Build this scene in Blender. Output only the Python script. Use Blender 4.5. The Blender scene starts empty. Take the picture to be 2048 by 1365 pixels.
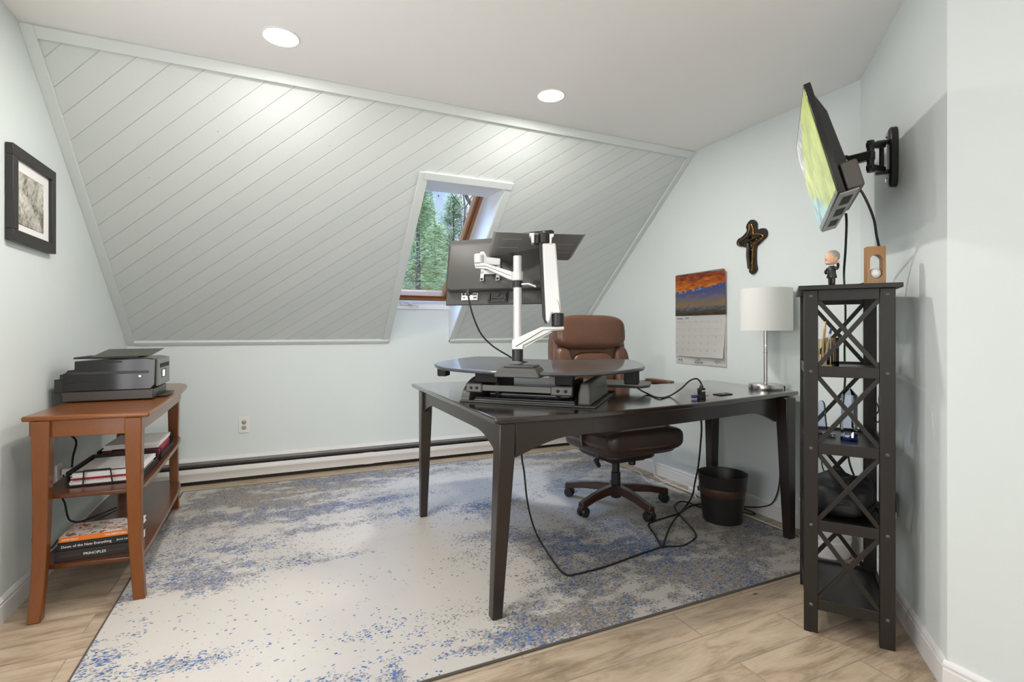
import bpy, bmesh, math, random
from mathutils import Vector as V, Matrix, noise
random.seed(7)
SC = bpy.context.scene
COL = SC.collection
PI = math.pi
R = math.radians

# ------------------------------------------------------------------ camera
FPX, TH, HZ, CZ = 1017.9, R(24.49), 662.4, 1.08
FW = V((math.sin(TH), math.cos(TH), 0)); RT = V((math.cos(TH), -math.sin(TH), 0))
def at(u, v, w):                     # point at distance w in front of the camera
    return V((0, 0, CZ)) + w*(FW + RT*((u-1024)/FPX) - V((0, 0, 1))*((v-HZ)/FPX))
def fl(u, v, z=0.0):                 # point on the horizontal plane z
    return at(u, v, (CZ-z)*FPX/(v-HZ))
cam = bpy.data.cameras.new('camera'); co = bpy.data.objects.new('camera', cam); COL.objects.link(co)
co.location = (0, 0, CZ); co.rotation_euler = (PI/2, 0, -TH)
cam.sensor_width = 36; cam.lens = FPX*36/2048; cam.shift_y = (HZ-682.5)/2048; cam.clip_start = .02
SC.camera = co

# ------------------------------------------------------------------ helpers
def T(x, y, z): return Matrix.Translation((x, y, z))
def RX(a): return Matrix.Rotation(a, 4, 'X')
def RY(a): return Matrix.Rotation(a, 4, 'Y')
def RZ(a): return Matrix.Rotation(a, 4, 'Z')
def frame(o, x, y, z):
    m = Matrix.Identity(4)
    for i in range(3):
        m[i][0] = x[i]; m[i][1] = y[i]; m[i][2] = z[i]; m[i][3] = o[i]
    return m
def spline(pts, n=6, closed=False):
    pts = [V(p) for p in pts]; out = []; N = len(pts)
    rng = range(N if closed else N-1)
    for i in rng:
        if closed: p0, p1, p2, p3 = pts[i-1], pts[i], pts[(i+1) % N], pts[(i+2) % N]
        else: p0, p1, p2, p3 = pts[max(i-1, 0)], pts[i], pts[i+1], pts[min(i+2, N-1)]
        for k in range(n):
            t = k/n
            out.append(.5*((2*p1)+(p2-p0)*t+(2*p0-5*p1+4*p2-p3)*t*t+(3*p1-p0-3*p2+p3)*t**3))
    if not closed: out.append(pts[-1])
    return out

class MB:
    def __init__(s): s.bm = bmesh.new()
    def _f(s, vs):
        try: return s.bm.faces.new(vs)
        except ValueError: return None
    def mesh(s, verts, faces, M=None):
        vs = [s.bm.verts.new((M @ V(v)) if M else V(v)) for v in verts]
        for f in faces: s._f([vs[i] for i in f])
        return s
    def box(s, x0, y0, z0, x1, y1, z1, M=None):
        return s.mesh([(x0,y0,z0),(x1,y0,z0),(x1,y1,z0),(x0,y1,z0),(x0,y0,z1),(x1,y0,z1),(x1,y1,z1),(x0,y1,z1)],
                      [(3,2,1,0),(4,5,6,7),(0,1,5,4),(1,2,6,5),(2,3,7,6),(3,0,4,7)], M)
    def cbox(s, c, sz, M=None):
        return s.box(c[0]-sz[0]/2, c[1]-sz[1]/2, c[2]-sz[2]/2, c[0]+sz[0]/2, c[1]+sz[1]/2, c[2]+sz[2]/2, M)
    def prism(s, pts, z0, z1, M=None):          # polygon in XY extruded along Z
        a = sum(pts[i][0]*pts[(i+1) % len(pts)][1]-pts[(i+1) % len(pts)][0]*pts[i][1] for i in range(len(pts)))
        if a < 0: pts = pts[::-1]
        n = len(pts)
        return s.mesh([(p[0], p[1], z0) for p in pts]+[(p[0], p[1], z1) for p in pts],
                      [tuple(range(n-1, -1, -1)), tuple(range(n, 2*n))]+[(i, (i+1) % n, n+(i+1) % n, n+i) for i in range(n)], M)
    def loft(s, rings, cap=True, M=None, closed=True):
        n = len(rings[0]); vs = []; fs = []
        for r in rings: vs += [tuple(p) for p in r]
        for k in range(len(rings)-1):
            for i in range(n if closed else n-1):
                j = (i+1) % n
                fs.append((k*n+i, k*n+j, (k+1)*n+j, (k+1)*n+i))
        if cap and closed:
            fs.append(tuple(range(n-1, -1, -1))); fs.append(tuple((len(rings)-1)*n+i for i in range(n)))
        return s.mesh(vs, fs, M)
    def lathe(s, prof, M=None, n=32, cap=True):
        return s.loft([[(r*math.cos(2*PI*i/n), r*math.sin(2*PI*i/n), z) for i in range(n)] for r, z in prof], cap, M)
    def cyl(s, p0, p1, r0, r1=None, n=20):
        p0, p1 = V(p0), V(p1); d = p1-p0; q = d.to_track_quat('Z', 'Y').to_matrix().to_4x4()
        return s.lathe([(r0, 0), (r0 if r1 is None else r1, d.length)], T(*p0) @ q, n)
    def tube(s, pts, r, n=8, closed=False, k=6):
        P = spline(pts, k, closed); N = len(P); rings = []
        t0 = (P[1]-P[0]).normalized(); u = t0.orthogonal().normalized()
        for i in range(N):
            t = (P[(i+1) % N]-P[i-1]) if closed else (P[min(i+1, N-1)]-P[max(i-1, 0)])
            if t.length < 1e-9: t = t0
            t.normalize(); u = (u-t*u.dot(t)); u = u.normalized() if u.length > 1e-6 else t.orthogonal().normalized(); w = t.cross(u)
            rings.append([P[i]+u*(r*math.cos(2*PI*j/n))+w*(r*math.sin(2*PI*j/n)) for j in range(n)])
        if closed: rings.append(rings[0]); return s.loft(rings, False)
        return s.loft(rings)
    def path(s, pts, r, n=8):               # sharp-cornered wire
        for a, b in zip(pts[:-1], pts[1:]): s.cyl(a, b, r, None, n)
        return s
    def ball(s, c, r, M=None, n=20, m=12):
        if not hasattr(r, '__len__'): r = (r, r, r)
        return s.sup(c, r, 1, 1, M, n, m)
    def sup(s, c, r, e1=.4, e2=.4, M=None, n=40, m=24):     # superellipsoid
        f = lambda x, e: math.copysign(abs(x)**e, x)
        rings = []
        for j in range(m+1):
            a = -PI/2+PI*j/m
            if j in (0, m): a = math.copysign(PI/2-.02, a)
            rings.append([(c[0]+r[0]*f(math.cos(a), e1)*f(math.cos(2*PI*i/n), e2), c[1]+r[1]*f(math.cos(a), e1)*f(math.sin(2*PI*i/n), e2), c[2]+r[2]*f(math.sin(a), e1)) for i in range(n)])
        return s.loft(rings, True, M)
    def text(s, body, size, M, depth=.0006, align='LEFT', shear=0.0):
        cu = bpy.data.curves.new('t', 'FONT'); cu.body = body; cu.size = size; cu.extrude = depth; cu.align_x = align; cu.shear = shear
        cu.resolution_u = 2
        ob = bpy.data.objects.new('t', cu); me = bpy.data.meshes.new_from_object(ob)
        me.transform(M); s.bm.from_mesh(me)
        bpy.data.objects.remove(ob); bpy.data.curves.remove(cu); bpy.data.meshes.remove(me)
        return s
    def build(s, name, mat, parent=None, bevel=0, seg=2, ang=40, world=False, sub=0, flat=False):
        me = bpy.data.meshes.new(name); bmesh.ops.recalc_face_normals(s.bm, faces=s.bm.faces[:])
        s.bm.to_mesh(me); s.bm.free()
        for m in (mat if isinstance(mat, (list, tuple)) else [mat]): me.materials.append(m)
        if world and parent is not None:
            p = parent; M = p.matrix_basis.copy()
            while p.parent is not None: p = p.parent; M = p.matrix_basis @ M
            me.transform(M.inverted())
        if not flat and len(me.polygons):
            me.polygons.foreach_set('use_smooth', [True]*len(me.polygons)); me.set_sharp_from_angle(angle=R(ang))
        o = bpy.data.objects.new(name, me); COL.objects.link(o)
        if parent is not None: o.parent = parent
        if bevel:
            b = o.modifiers.new('bevel', 'BEVEL'); b.width = bevel; b.segments = seg; b.limit_method = 'ANGLE'; b.angle_limit = R(35)
        if sub:
            b = o.modifiers.new('sub', 'SUBSURF'); b.levels = sub; b.render_levels = sub
        return o

def tag(o, label=None, cat=None, group=None, kind=None):
    if label: o['label'] = label
    if cat: o['category'] = cat
    if group: o['group'] = group
    if kind: o['kind'] = kind
    return o
def thing(name, label, cat, loc=(0,0,0), rz=0, group=None):
    o = bpy.data.objects.new(name, None); COL.objects.link(o); o.empty_display_size = .05
    o.matrix_basis = T(*loc) @ RZ(rz)
    return tag(o, label, cat, group)
def single(mb, name, mat, label, cat, group=None, **k):      # a thing that is one mesh; origin moved to its base
    o = mb.build(name, mat, **k); me = o.data
    lo = [min(v.co[i] for v in me.vertices) for i in range(3)]; hi = [max(v.co[i] for v in me.vertices) for i in range(3)]
    c = V(((lo[0]+hi[0])/2, (lo[1]+hi[1])/2, lo[2])); me.transform(T(*(-c))); o.location = c
    return tag(o, label, cat, group)
def struct(mb, name, mat, parent=None, **k):
    o = mb.build(name, mat, parent, **k)
    if parent is None: o['kind'] = 'structure'
    return o

# ------------------------------------------------------------------ materials
def hexc(h):
    h = h.lstrip('#'); c = [int(h[i:i+2], 16)/255 for i in (0, 2, 4)]
    return tuple(x/12.92 if x <= .04045 else ((x+.055)/1.055)**2.4 for x in c)+(1,)
class NT:
    def __init__(s, name):
        s.m = bpy.data.materials.new(name); s.m.use_nodes = True; s.t = s.m.node_tree; s.n = s.t.nodes; s.l = s.t.links
        s.b = s.n['Principled BSDF']
    def new(s, t, **k):
        n = s.n.new(t)
        for a, v in k.items():
            if a in n.inputs: n.inputs[a].default_value = v
            else: setattr(n, a, v)
        return n
    def link(s, a, b): s.l.new(a, b); return s
    def math(s, op, a, b=None, c=None):
        n = s.n.new('ShaderNodeMath'); n.operation = op
        for i, x in enumerate((a, b, c)):
            if x is None: continue
            if isinstance(x, (int, float)): n.inputs[i].default_value = x
            else: s.l.new(x, n.inputs[i])
        return n.outputs[0]
    def mix(s, f, a, b):
        n = s.n.new('ShaderNodeMix'); n.data_type = 'RGBA'
        for x, i in ((f, n.inputs[0]), (a, n.inputs[6]), (b, n.inputs[7])):
            if isinstance(x, (int, float, tuple)): i.default_value = x
            elif isinstance(x, str): i.default_value = hexc(x)
            else: s.l.new(x, i)
        return n.outputs[2]
    def ramp(s, f, stops, interp='LINEAR'):
        n = s.n.new('ShaderNodeValToRGB'); s.l.new(f, n.inputs[0]); r = n.color_ramp; r.interpolation = interp
        while len(r.elements) < len(stops): r.elements.new(.5)
        for e, (p, c) in zip(r.elements, stops): e.position = p; e.color = hexc(c) if isinstance(c, str) else c
        return n.outputs[0]
    def coord(s, scale=(1,1,1), rot=(0,0,0), loc=(0,0,0), which='Object'):
        tc = s.n.new('ShaderNodeTexCoord'); mp = s.n.new('ShaderNodeMapping'); s.l.new(tc.outputs[which], mp.inputs[0])
        mp.inputs['Scale'].default_value = scale; mp.inputs['Rotation'].default_value = rot; mp.inputs['Location'].default_value = loc
        return mp.outputs[0]
    def noise(s, co, scale, detail=3, rough=.55, dist=0):
        n = s.new('ShaderNodeTexNoise', Scale=scale, Detail=detail, Roughness=rough, Distortion=dist); s.l.new(co, n.inputs['Vector']); return n.outputs[0]
    def bump(s, h, strength=.2, dist=.01):
        n = s.n.new('ShaderNodeBump'); n.inputs['Strength'].default_value = strength; n.inputs['Distance'].default_value = dist
        s.l.new(h, n.inputs['Height']); s.l.new(n.outputs[0], s.b.inputs['Normal']); return s
    def set(s, **k):
        for a, v in k.items(): s.b.inputs[a.replace('_', ' ')].default_value = v
        return s
    def col(s, c): s.l.new(c, s.b.inputs['Base Color']); return s

def plain(name, c, rough=.5, metal=0, c2=None, ns=8, bump=0, bs=200, spec=.5, coat=0, bd=.002):
    n = NT(name); n.set(Roughness=rough, Metallic=metal, Specular_IOR_Level=spec, Coat_Weight=coat)
    co_ = n.coord()
    n.col(n.mix(n.noise(co_, ns), c, c2 or c))
    if bump: n.bump(n.noise(co_, bs, 2), bump, bd)
    return n.m
def wood(name, c1, c2, scale=(1,1,1), rough=.3, coat=.2, ns=6, spec=.5, cr=.12):
    n = NT(name); co_ = n.coord(scale)
    f = n.noise(co_, ns, 5, .6, .6); g = n.noise(co_, ns*6, 3)
    n.col(n.mix(n.math('MULTIPLY', n.math('ADD', f, g), .5), c1, c2)); n.set(Roughness=rough, Coat_Weight=coat, Coat_Roughness=cr, Specular_IOR_Level=spec)
    n.bump(g, .04, .001); return n.m
M = {}
M['wall'] = plain('wall_paint', '#d9e0de', .75, c2='#d6dddb', bump=.05, bs=350)
M['ceil'] = plain('ceiling_paint', '#f2f0ee', .85, c2='#efedeb', bump=.05, bs=300)
M['trim'] = plain('trim_paint', '#e2e1e0', .35, c2='#dedddc')
M['slopetrim'] = plain('slope_trim_paint', '#d6dbd8', .4, c2='#d2d7d4')
M['reveal'] = plain('reveal_paint', '#eceef0', .55, c2='#e8eaec')
M['white_metal'] = plain('white_enamel', '#dddbd8', .35, c2='#d8d6d3')
M['black'] = plain('black_plastic', '#1d1c1b', .4, c2='#232221')
M['blackm'] = plain('matte_black', '#161514', .7, c2='#1b1a19')
M['gloss_black'] = plain('glossy_black', '#181819', .12, c2='#1d1d1e')
M['grey_plastic'] = plain('dark_grey_plastic', '#45443f', .45, c2='#3f3e3a', bump=.1, bs=600)
M['grey_metal'] = plain('grey_painted_metal', '#5a5955', .4, .3, c2='#55544f')
M['silver'] = plain('satin_silver', '#d9d8d6', .35, .25, c2='#d2d1cf')
M['steel'] = plain('brushed_steel', '#d3d0ca', .24, 1, c2='#c2beb7', ns=30)
M['chrome'] = plain('chrome', '#d0d0d0', .12, 1)
M['cord'] = plain('black_cord', '#131313', .5)
M['cordw'] = plain('white_cord', '#dcdcda', .45)
M['paper'] = plain('paper', '#f0eeeb', .8, c2='#e9e7e4', ns=20)
M['red'] = plain('red_card', '#9c1f35', .5, c2='#a82a40')
M['leather'] = plain('brown_leather', '#6b4936', .33, c2='#523729', ns=7, bump=.45, bs=28, bd=.004, coat=.1)
M['leather_d'] = plain('dark_leather', '#42332c', .35, c2='#352822', ns=7, bump=.25, bs=90)
M['espresso'] = wood('espresso_wood', '#1c120d', '#291b14', (1, 6, 1), .22, 1, 5)
M['espresso_leg'] = wood('espresso_leg_wood', '#1f1814', '#2a201a', (6, 6, 1), .3, .2, 5)
M['chairwood'] = wood('walnut_chair_wood', '#2c1a12', '#42281a', (1, 1, 1), .3, .2, 9)
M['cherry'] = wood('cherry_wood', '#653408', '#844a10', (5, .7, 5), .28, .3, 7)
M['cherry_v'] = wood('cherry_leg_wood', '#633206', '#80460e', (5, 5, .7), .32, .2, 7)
M['cherry_shaded'] = wood('shaded_cherry_wood', '#4c240d', '#643517', (5, .7, 5), .28, .3, 7)  # same cherry, with the shade on the shelves put into its colour
M['oak'] = wood('honey_wood', '#85551b', '#a8752c', (6, 6, 1), .35, .1, 18)
M['winwood'] = wood('window_wood', '#75481f', '#93602f', (1, 1, 1), .4, .1, 14)
M['shelfblk'] = plain('espresso_black_paint', '#1e1a17', .36, c2='#231e1b', bump=.03, bs=120)
M['shade'] = plain('lamp_shade_fabric', '#e3e3df', .9, c2='#dededa', bump=.08, bs=900)
M['skin'] = plain('painted_skin', '#d9a98a', .45, c2='#e0b598')
M['hair'] = plain('painted_grey_hair', '#b5afa8', .5, c2='#8c867f', ns=60)
M['suit'] = plain('painted_black_suit', '#17181a', .3)
M['ballw'] = plain('white_ball', '#ececea', .3, bump=.4, bs=140)
M['bronze'] = plain('dark_bronze', '#2a2522', .35, .5, c2='#3a332d', ns=40, bump=.5, bs=60)
M['gold'] = plain('antique_gold', '#a5803f', .35, .8, c2='#3a2c1c', ns=70, bump=.5, bs=80)
M['copper'] = plain('copper_band', '#5c4233', .35, .4, c2='#48342a', ns=20)
M['bag'] = plain('black_nylon', '#141416', .65, c2='#1e1e22', bump=.4, bs=60)
M['yellow'] = plain('yellow_thread', '#d8c52c', .7)
M['blue'] = plain('blue_plastic', '#2b4fb0', .35)
M['ivory'] = plain('ivory_plastic', '#a9a38c', .4)
M['slot'] = plain('slot_black', '#2b2720', .6)
M['txtw'] = plain('white_ink', '#eeeeee', .6)
M['txtr'] = plain('dull_red_ink', '#6a2f33', .6)
M['txtg'] = plain('grey_ink', '#a3a5a8', .7)
M['txtb'] = plain('slate_blue_ink', '#5a6a86', .7)
M['txtd'] = plain('dark_ink', '#2c2d2f', .7)
M['orange'] = plain('orange_cover', '#d27423', .4)
M['finbrown'] = plain('dark_fin_metal', '#2a211a', .5, .3, c2='#1c1611')
def emis(name, c, s):
    n = NT(name); n.set(Emission_Strength=s); n.b.inputs['Emission Color'].default_value = hexc(c); n.b.inputs['Base Color'].default_value = hexc(c); return n.m
M['lamp'] = emis('led_disc', '#fffaf0', 14)
def glass(name, tint='#ffffff', ior=1.5, rough=0):
    n = NT(name); n.set(Transmission_Weight=1, Roughness=rough, IOR=ior); n.b.inputs['Base Color'].default_value = hexc(tint); return n.m
def clear(name, tint, ior):
    n = NT(name); n.n.remove(n.b)
    t_ = n.new('ShaderNodeBsdfTransparent'); g_ = n.new('ShaderNodeBsdfGlossy', Roughness=.03); f_ = n.new('ShaderNodeFresnel', IOR=ior); x_ = n.new('ShaderNodeMixShader')
    t_.inputs[0].default_value = hexc(tint)
    n.link(f_.outputs[0], x_.inputs[0]).link(t_.outputs[0], x_.inputs[1]).link(g_.outputs[0], x_.inputs[2]).link(x_.outputs[0], n.n['Material Output'].inputs[0]); return n.m
M['crystal'] = clear('crystal', '#eef3fd', 1.45)
M['crystal_b'] = clear('blue_crystal', '#a3b8fb', 1.4)
M['acrylic'] = clear('clear_acrylic', '#fbf8f1', 1.35)
n = NT('window_glass'); n.n.remove(n.b)
tr = n.new('ShaderNodeBsdfTransparent'); gl = n.new('ShaderNodeBsdfGlossy', Roughness=.02); fr = n.new('ShaderNodeFresnel', IOR=1.35); mx = n.new('ShaderNodeMixShader')
tr.inputs[0].default_value = (.93, .96, .95, 1)
n.link(fr.outputs[0], mx.inputs[0]).link(tr.outputs[0], mx.inputs[1]).link(gl.outputs[0], mx.inputs[2]).link(mx.outputs[0], n.n['Material Output'].inputs[0]); M['pane'] = n.m

# tongue-and-groove boards on the slope: diagonal grooves, object coords are (x, up-slope)
n = NT('diagonal_boards'); c_ = n.coord(); sx = n.new('ShaderNodeSeparateXYZ'); n.link(c_, sx.inputs[0])
q = n.math('DIVIDE', n.math('SUBTRACT', sx.outputs[0], sx.outputs[1]), 1.41421356*.0905)
q = n.math('ADD', q, 40+1.9877/.0905+.5)
frq = n.math('FRACT', q); d = n.math('MULTIPLY', n.math('ABSOLUTE', n.math('SUBTRACT', frq, .5)), .0905)
g = n.math('MINIMUM', n.math('DIVIDE', d, .0026), 1.0)
wn = n.new('ShaderNodeTexWhiteNoise', noise_dimensions='1D'); n.link(n.math('FLOOR', n.math('ADD', q, .5)), wn.inputs['W'])
base = n.mix(wn.outputs[0], '#cfd4d1', '#d4d8d5')
kn = n.new('ShaderNodeTexVoronoi', Scale=5.5, Randomness=1.0); n.link(c_, kn.inputs['Vector'])
knot = n.math('LESS_THAN', kn.outputs['Distance'], .022)
base = n.mix(n.math('MULTIPLY', knot, .55), base, '#8d918e')
n.col(n.mix(g, '#bcc1be', base)); n.set(Roughness=.5)
n.bump(n.math('ADD', g, n.math('MULTIPLY', n.noise(c_, 60, 3), .15)), .5, .004); M['boards'] = n.m

# wood-look plank tiles
n = NT('plank_floor'); c_ = n.coord((1, 1, 1), (0, 0, 0), (.27, .193, 0))
br = n.new('ShaderNodeTexBrick', Scale=1.0); br.offset = .37; br.inputs['Brick Width'].default_value = 1.0; br.inputs['Row Height'].default_value = .155
br.inputs['Mortar Size'].default_value = .0024; br.inputs['Mortar Smooth'].default_value = .3; br.inputs['Color1'].default_value = (0,0,0,1); br.inputs['Color2'].default_value = (1,1,1,1); br.inputs['Mortar'].default_value = (.5,.5,.5,1); br.inputs['Bias'].default_value = 0
n.link(c_, br.inputs['Vector'])
off = n.new('ShaderNodeVectorMath', operation='MULTIPLY_ADD'); n.link(br.outputs['Color'], off.inputs[0]); off.inputs[1].default_value = (7, 13, 3); n.link(c_, off.inputs[2])
mp = n.new('ShaderNodeMapping'); mp.inputs['Scale'].default_value = (1.6, 8, 1); n.link(off.outputs[0], mp.inputs[0])
gr = n.noise(mp.outputs[0], 1.6, 8, .68, 1.2)
mp2 = n.new('ShaderNodeMapping'); mp2.inputs['Scale'].default_value = (7, 95, 1); n.link(off.outputs[0], mp2.inputs[0])
gr2 = n.noise(mp2.outputs[0], 1.0, 5, .65, 1.5)
blot = n.noise(off.outputs[0], 3.0, 4, .6)
tone = n.math('ADD', n.math('ADD', n.math('MULTIPLY', gr, .55), n.math('MULTIPLY', gr2, .25)), n.math('MULTIPLY', blot, .2))
wc = n.ramp(tone, [(.33, '#5d4f40'), (.42, '#917e68'), (.50, '#b09c85'), (.60, '#bfae98'), (.72, '#c9bba8')])
wc = n.mix(n.math('MULTIPLY', n.math('GREATER_THAN', gr2, .66), .35), wc, '#6a5947')
wc = n.mix(n.math('MULTIPLY', br.outputs['Color'], .3), wc, '#c3b29b')
kv = n.new('ShaderNodeTexVoronoi', Scale=3.0); mk = n.new('ShaderNodeMapping'); mk.inputs['Scale'].default_value = (.8, 2.2, 1); n.link(off.outputs[0], mk.inputs[0]); n.link(mk.outputs[0], kv.inputs['Vector'])
wc = n.mix(n.math('MULTIPLY', n.math('LESS_THAN', kv.outputs['Distance'], n.math('MULTIPLY', gr2, .09)), .75), wc, '#4d4034')
n.col(n.mix(br.outputs['Fac'], wc, n.mix(n.noise(c_, 2.5, 1), '#6f6252', '#a8998a'))); n.set(Roughness=.42, Specular_IOR_Level=.35)
n.bump(n.math('SUBTRACT', gr2, br.outputs['Fac']), .18, .003); M['floor'] = n.m

# distressed rug, density painted per vertex as the woven pattern
n = NT('distressed_rug'); c_ = n.coord()
at_ = n.new('ShaderNodeVertexColor', layer_name='weave'); sp = n.new('ShaderNodeSeparateColor'); n.link(at_.outputs[0], sp.inputs[0])
mpv = n.new('ShaderNodeMapping'); mpv.inputs['Scale'].default_value = (1, 1.5, 1); n.link(c_, mpv.inputs[0])
vo = n.new('ShaderNodeTexVoronoi', Scale=118.0); n.link(mpv.outputs[0], vo.inputs['Vector'])
vs_ = n.new('ShaderNodeSeparateColor'); n.link(vo.outputs['Color'], vs_.inputs[0])
cl = n.noise(c_, 22, 3, .65)
dens = n.math('MULTIPLY', sp.outputs[0], n.math('ADD', n.math('MULTIPLY', cl, 1.6), .2))
vo2 = n.new('ShaderNodeTexVoronoi', Scale=185.0); n.link(mpv.outputs[0], vo2.inputs['Vector'])
v2_ = n.new('ShaderNodeSeparateColor'); n.link(vo2.outputs['Color'], v2_.inputs[0])
isb2 = n.math('LESS_THAN', v2_.outputs[1], n.math('MULTIPLY', sp.outputs[1], .55))
mf = n.math('LESS_THAN', v2_.outputs[0], n.math('SUBTRACT', n.math('MULTIPLY', dens, .8), .08))
fine = n.mix(v2_.outputs[2], n.mix(isb2, '#7a7067', '#33547f'), n.mix(isb2, '#a59d95', '#7b91ae'))
m1 = n.math('LESS_THAN', vs_.outputs[0], n.math('MULTIPLY', dens, .72))
isb = n.math('LESS_THAN', vs_.outputs[1], sp.outputs[1])
dark = n.mix(vs_.outputs[2], n.mix(isb, '#6f665d', '#1f467a'), n.mix(isb, '#a0978d', '#5577a5'))
wash = n.mix(sp.outputs[2], n.mix(n.math('GREATER_THAN', n.noise(c_, 55, 4, .7), n.math('SUBTRACT', .68, n.math('MULTIPLY', sp.outputs[0], .3))), n.mix(n.noise(c_, 5, 3), '#bfb9b1', '#b7b1a9'), '#a19c97'), '#8f8c8a')
pile = n.noise(c_, 420, 2)
cc = n.mix(m1, n.mix(mf, wash, fine), dark)
n.col(n.mix(n.math('MULTIPLY', pile, .12), cc, '#d6d1cb')); n.set(Roughness=.95, Specular_IOR_Level=.1)
n.bump(n.math('ADD', pile, n.math('MULTIPLY', m1, -.6)), .35, .004); M['rug'] = n.m

# ------------------------------------------------------------------ room
XL, XR, YB, YF, HC = -.943, 2.585, 4.215, -3.0, 2.311
ZK, YS = .995, 2.65
AX, AY, BX, BY = 2.585, 1.56, 1.820, .848           # ends of the angled wall
kk = (HC-ZK)/(YB-YS); SA = math.atan(kk); cs, sn = math.cos(SA), math.sin(SA)
SLEN = (YB-YS)/cs
SLOPE = frame(V((0, YB, ZK)), V((1, 0, 0)), V((0, -cs, sn)), V((0, -sn, -cs)))
WX0, WX1, WS1 = .812, 1.323, 1.565                   # window well in the slope
struct(MB().prism([(XL-.1, YF-.1), (XR+.1, YF-.1), (XR+.1, YB+.1), (XL-.1, YB+.1)], -.08, 0), 'floor', M['floor'])
struct(MB().box(XL-.1, YF-.1, HC, XR+.1, YS+.12, HC+.08), 'ceiling', M['ceil'])
gable = [(YF-.1, 0), (YB+.1, 0), (YB+.1, ZK), (YS+.1, HC+.05), (YF-.1, HC+.05)]
yz = frame(V((0, 0, 0)), V((0, 1, 0)), V((0, 0, 1)), V((1, 0, 0)))
LY0, LY1, LZ0, LZ1 = .35, 1.85, .55, 1.75       # added window left of the camera, out of view, for fill light
struct(MB().prism([(LY1, 0)]+gable[1:4]+[(LY1, HC+.05)], XL-.1, XL, yz).box(XL-.1, YF-.1, 0, XL, LY0, HC+.05).box(XL-.1, LY0, 0, XL, LY1, LZ0).box(XL-.1, LY0, LZ1, XL, LY1, HC+.05), 'wall_left', M['wall'])
w3 = thing('fill_window_side', None, None, (XL, 1.1, LZ0)); w3['kind'] = 'structure'
MB().box(XL-.02, LY0-.06, LZ0-.06, XL+.02, LY0, LZ1+.06).box(XL-.02, LY1, LZ0-.06, XL+.02, LY1+.06, LZ1+.06).box(XL-.02, LY0, LZ1, XL+.02, LY1, LZ1+.06).box(XL-.02, LY0, LZ0-.06, XL+.03, LY1, LZ0).box(XL-.06, 1.08, LZ0, XL-.02, 1.12, LZ1).build('added_casing', M['trim'], w3, world=True, bevel=.003)
struct(MB().box(XL-1.3, YF, 2.12, XL-.1, 3.4, 2.2).box(XL-1.3, YF, 1.75, XL-1.24, 3.4, 2.12), 'added_eave_side', M['trim'])  # unseen eave added to keep the high sky out of the side opening
struct(MB().prism([(AY, 0), (YB+.1, 0), (YB+.1, ZK), (YS+.1, HC+.05), (AY, HC+.05)], XR, XR+.1, yz), 'wall_right', M['wall'])
struct(MB().prism([(AX, AY), (BX, BY), (BX+.1, BY-.05), (AX+.1, AY-.02)], 0, HC+.04), 'wall_angled', M['wall'])
struct(MB().box(BX, YF-.1, 0, BX+.1, BY, HC+.04), 'wall_near', M['wall'])
U0, U1, UZ0, UZ1 = -.7, .92, .50, 2.05
struct(MB().box(XL-.1, YF-.1, 0, U0, YF, HC+.04).box(U1, YF-.1, 0, XR+.1, YF, HC+.04).box(U0, YF-.1, 0, U1, YF, UZ0).box(U0, YF-.1, UZ1, U1, YF, HC+.04), 'wall_front', M['wall'])
struct(MB().box(-2.5, YF-1.5, 2.12, 3.5, YF-.1, 2.2).box(-2.5, YF-1.5, 1.75, 3.5, YF-1.44, 2.12), 'added_eave_rear', M['trim'])  # unseen overhang added to shut the bright zenith out of the rear opening
w2 = thing('fill_window_rear', None, None, (.11, YF, UZ0)); w2['kind'] = 'structure'  # unseen window added behind the camera to bring in fill light
MB().box(U0-.06, YF, UZ0-.06, U0, YF+.02, UZ1+.06).box(U1, YF, UZ0-.06, U1+.06, YF+.02, UZ1+.06).box(U0, YF, UZ1, U1, YF+.02, UZ1+.06).box(U0, YF, UZ0-.06, U1, YF+.03, UZ0).box(.09, YF-.05, UZ0, .13, YF-.02, UZ1).build('added_casing', M['trim'], w2, world=True, bevel=.003)
kw = MB().box(XL-.05, YB, 0, XR+.05, YB+.1, ZK).box(WX0-.03, YB, ZK, WX1+.03, YB+.08, 1.262)
struct(kw, 'wall_back', M['wall'])
sl = MB().box(XL-.05, -.03, -.04, WX0, SLEN+.05, 0).box(WX1, -.03, -.04, XR+.05, SLEN+.05, 0).box(WX0, WS1, -.04, WX1, SLEN+.05, 0)
o = struct(sl, 'wall_sloped', M['boards']); o.matrix_basis = SLOPE
def strip(name, x0, s0, x1, s1, t, mat='slopetrim', n0=0):
    o = struct(MB().box(x0, s0, n0, x1, s1, n0+t), name, M[mat], bevel=.002); o.matrix_basis = SLOPE
strip('trim_1', XL, .0, XL+.045, SLEN, .016)
strip('trim_2', XR-.04, 0, XR, SLEN, .016)
strip('trim_3', XL+.045, SLEN-.05, XR-.04, SLEN, .016)
strip('trim_4', XL+.045, 0, WX0-.005, .03, .02)
strip('trim_5', WX1+.005, 0, XR-.04, .03, .02)
strip('trim_6', WX0-.055, .03, WX0, WS1+.045, .008)
strip('trim_7', WX1, .03, WX1+.05, WS1+.045, .008)
strip('trim_8', WX0-.02, WS1, WX1+.045, WS1+.05, .012, 'slopetrim')

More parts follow.
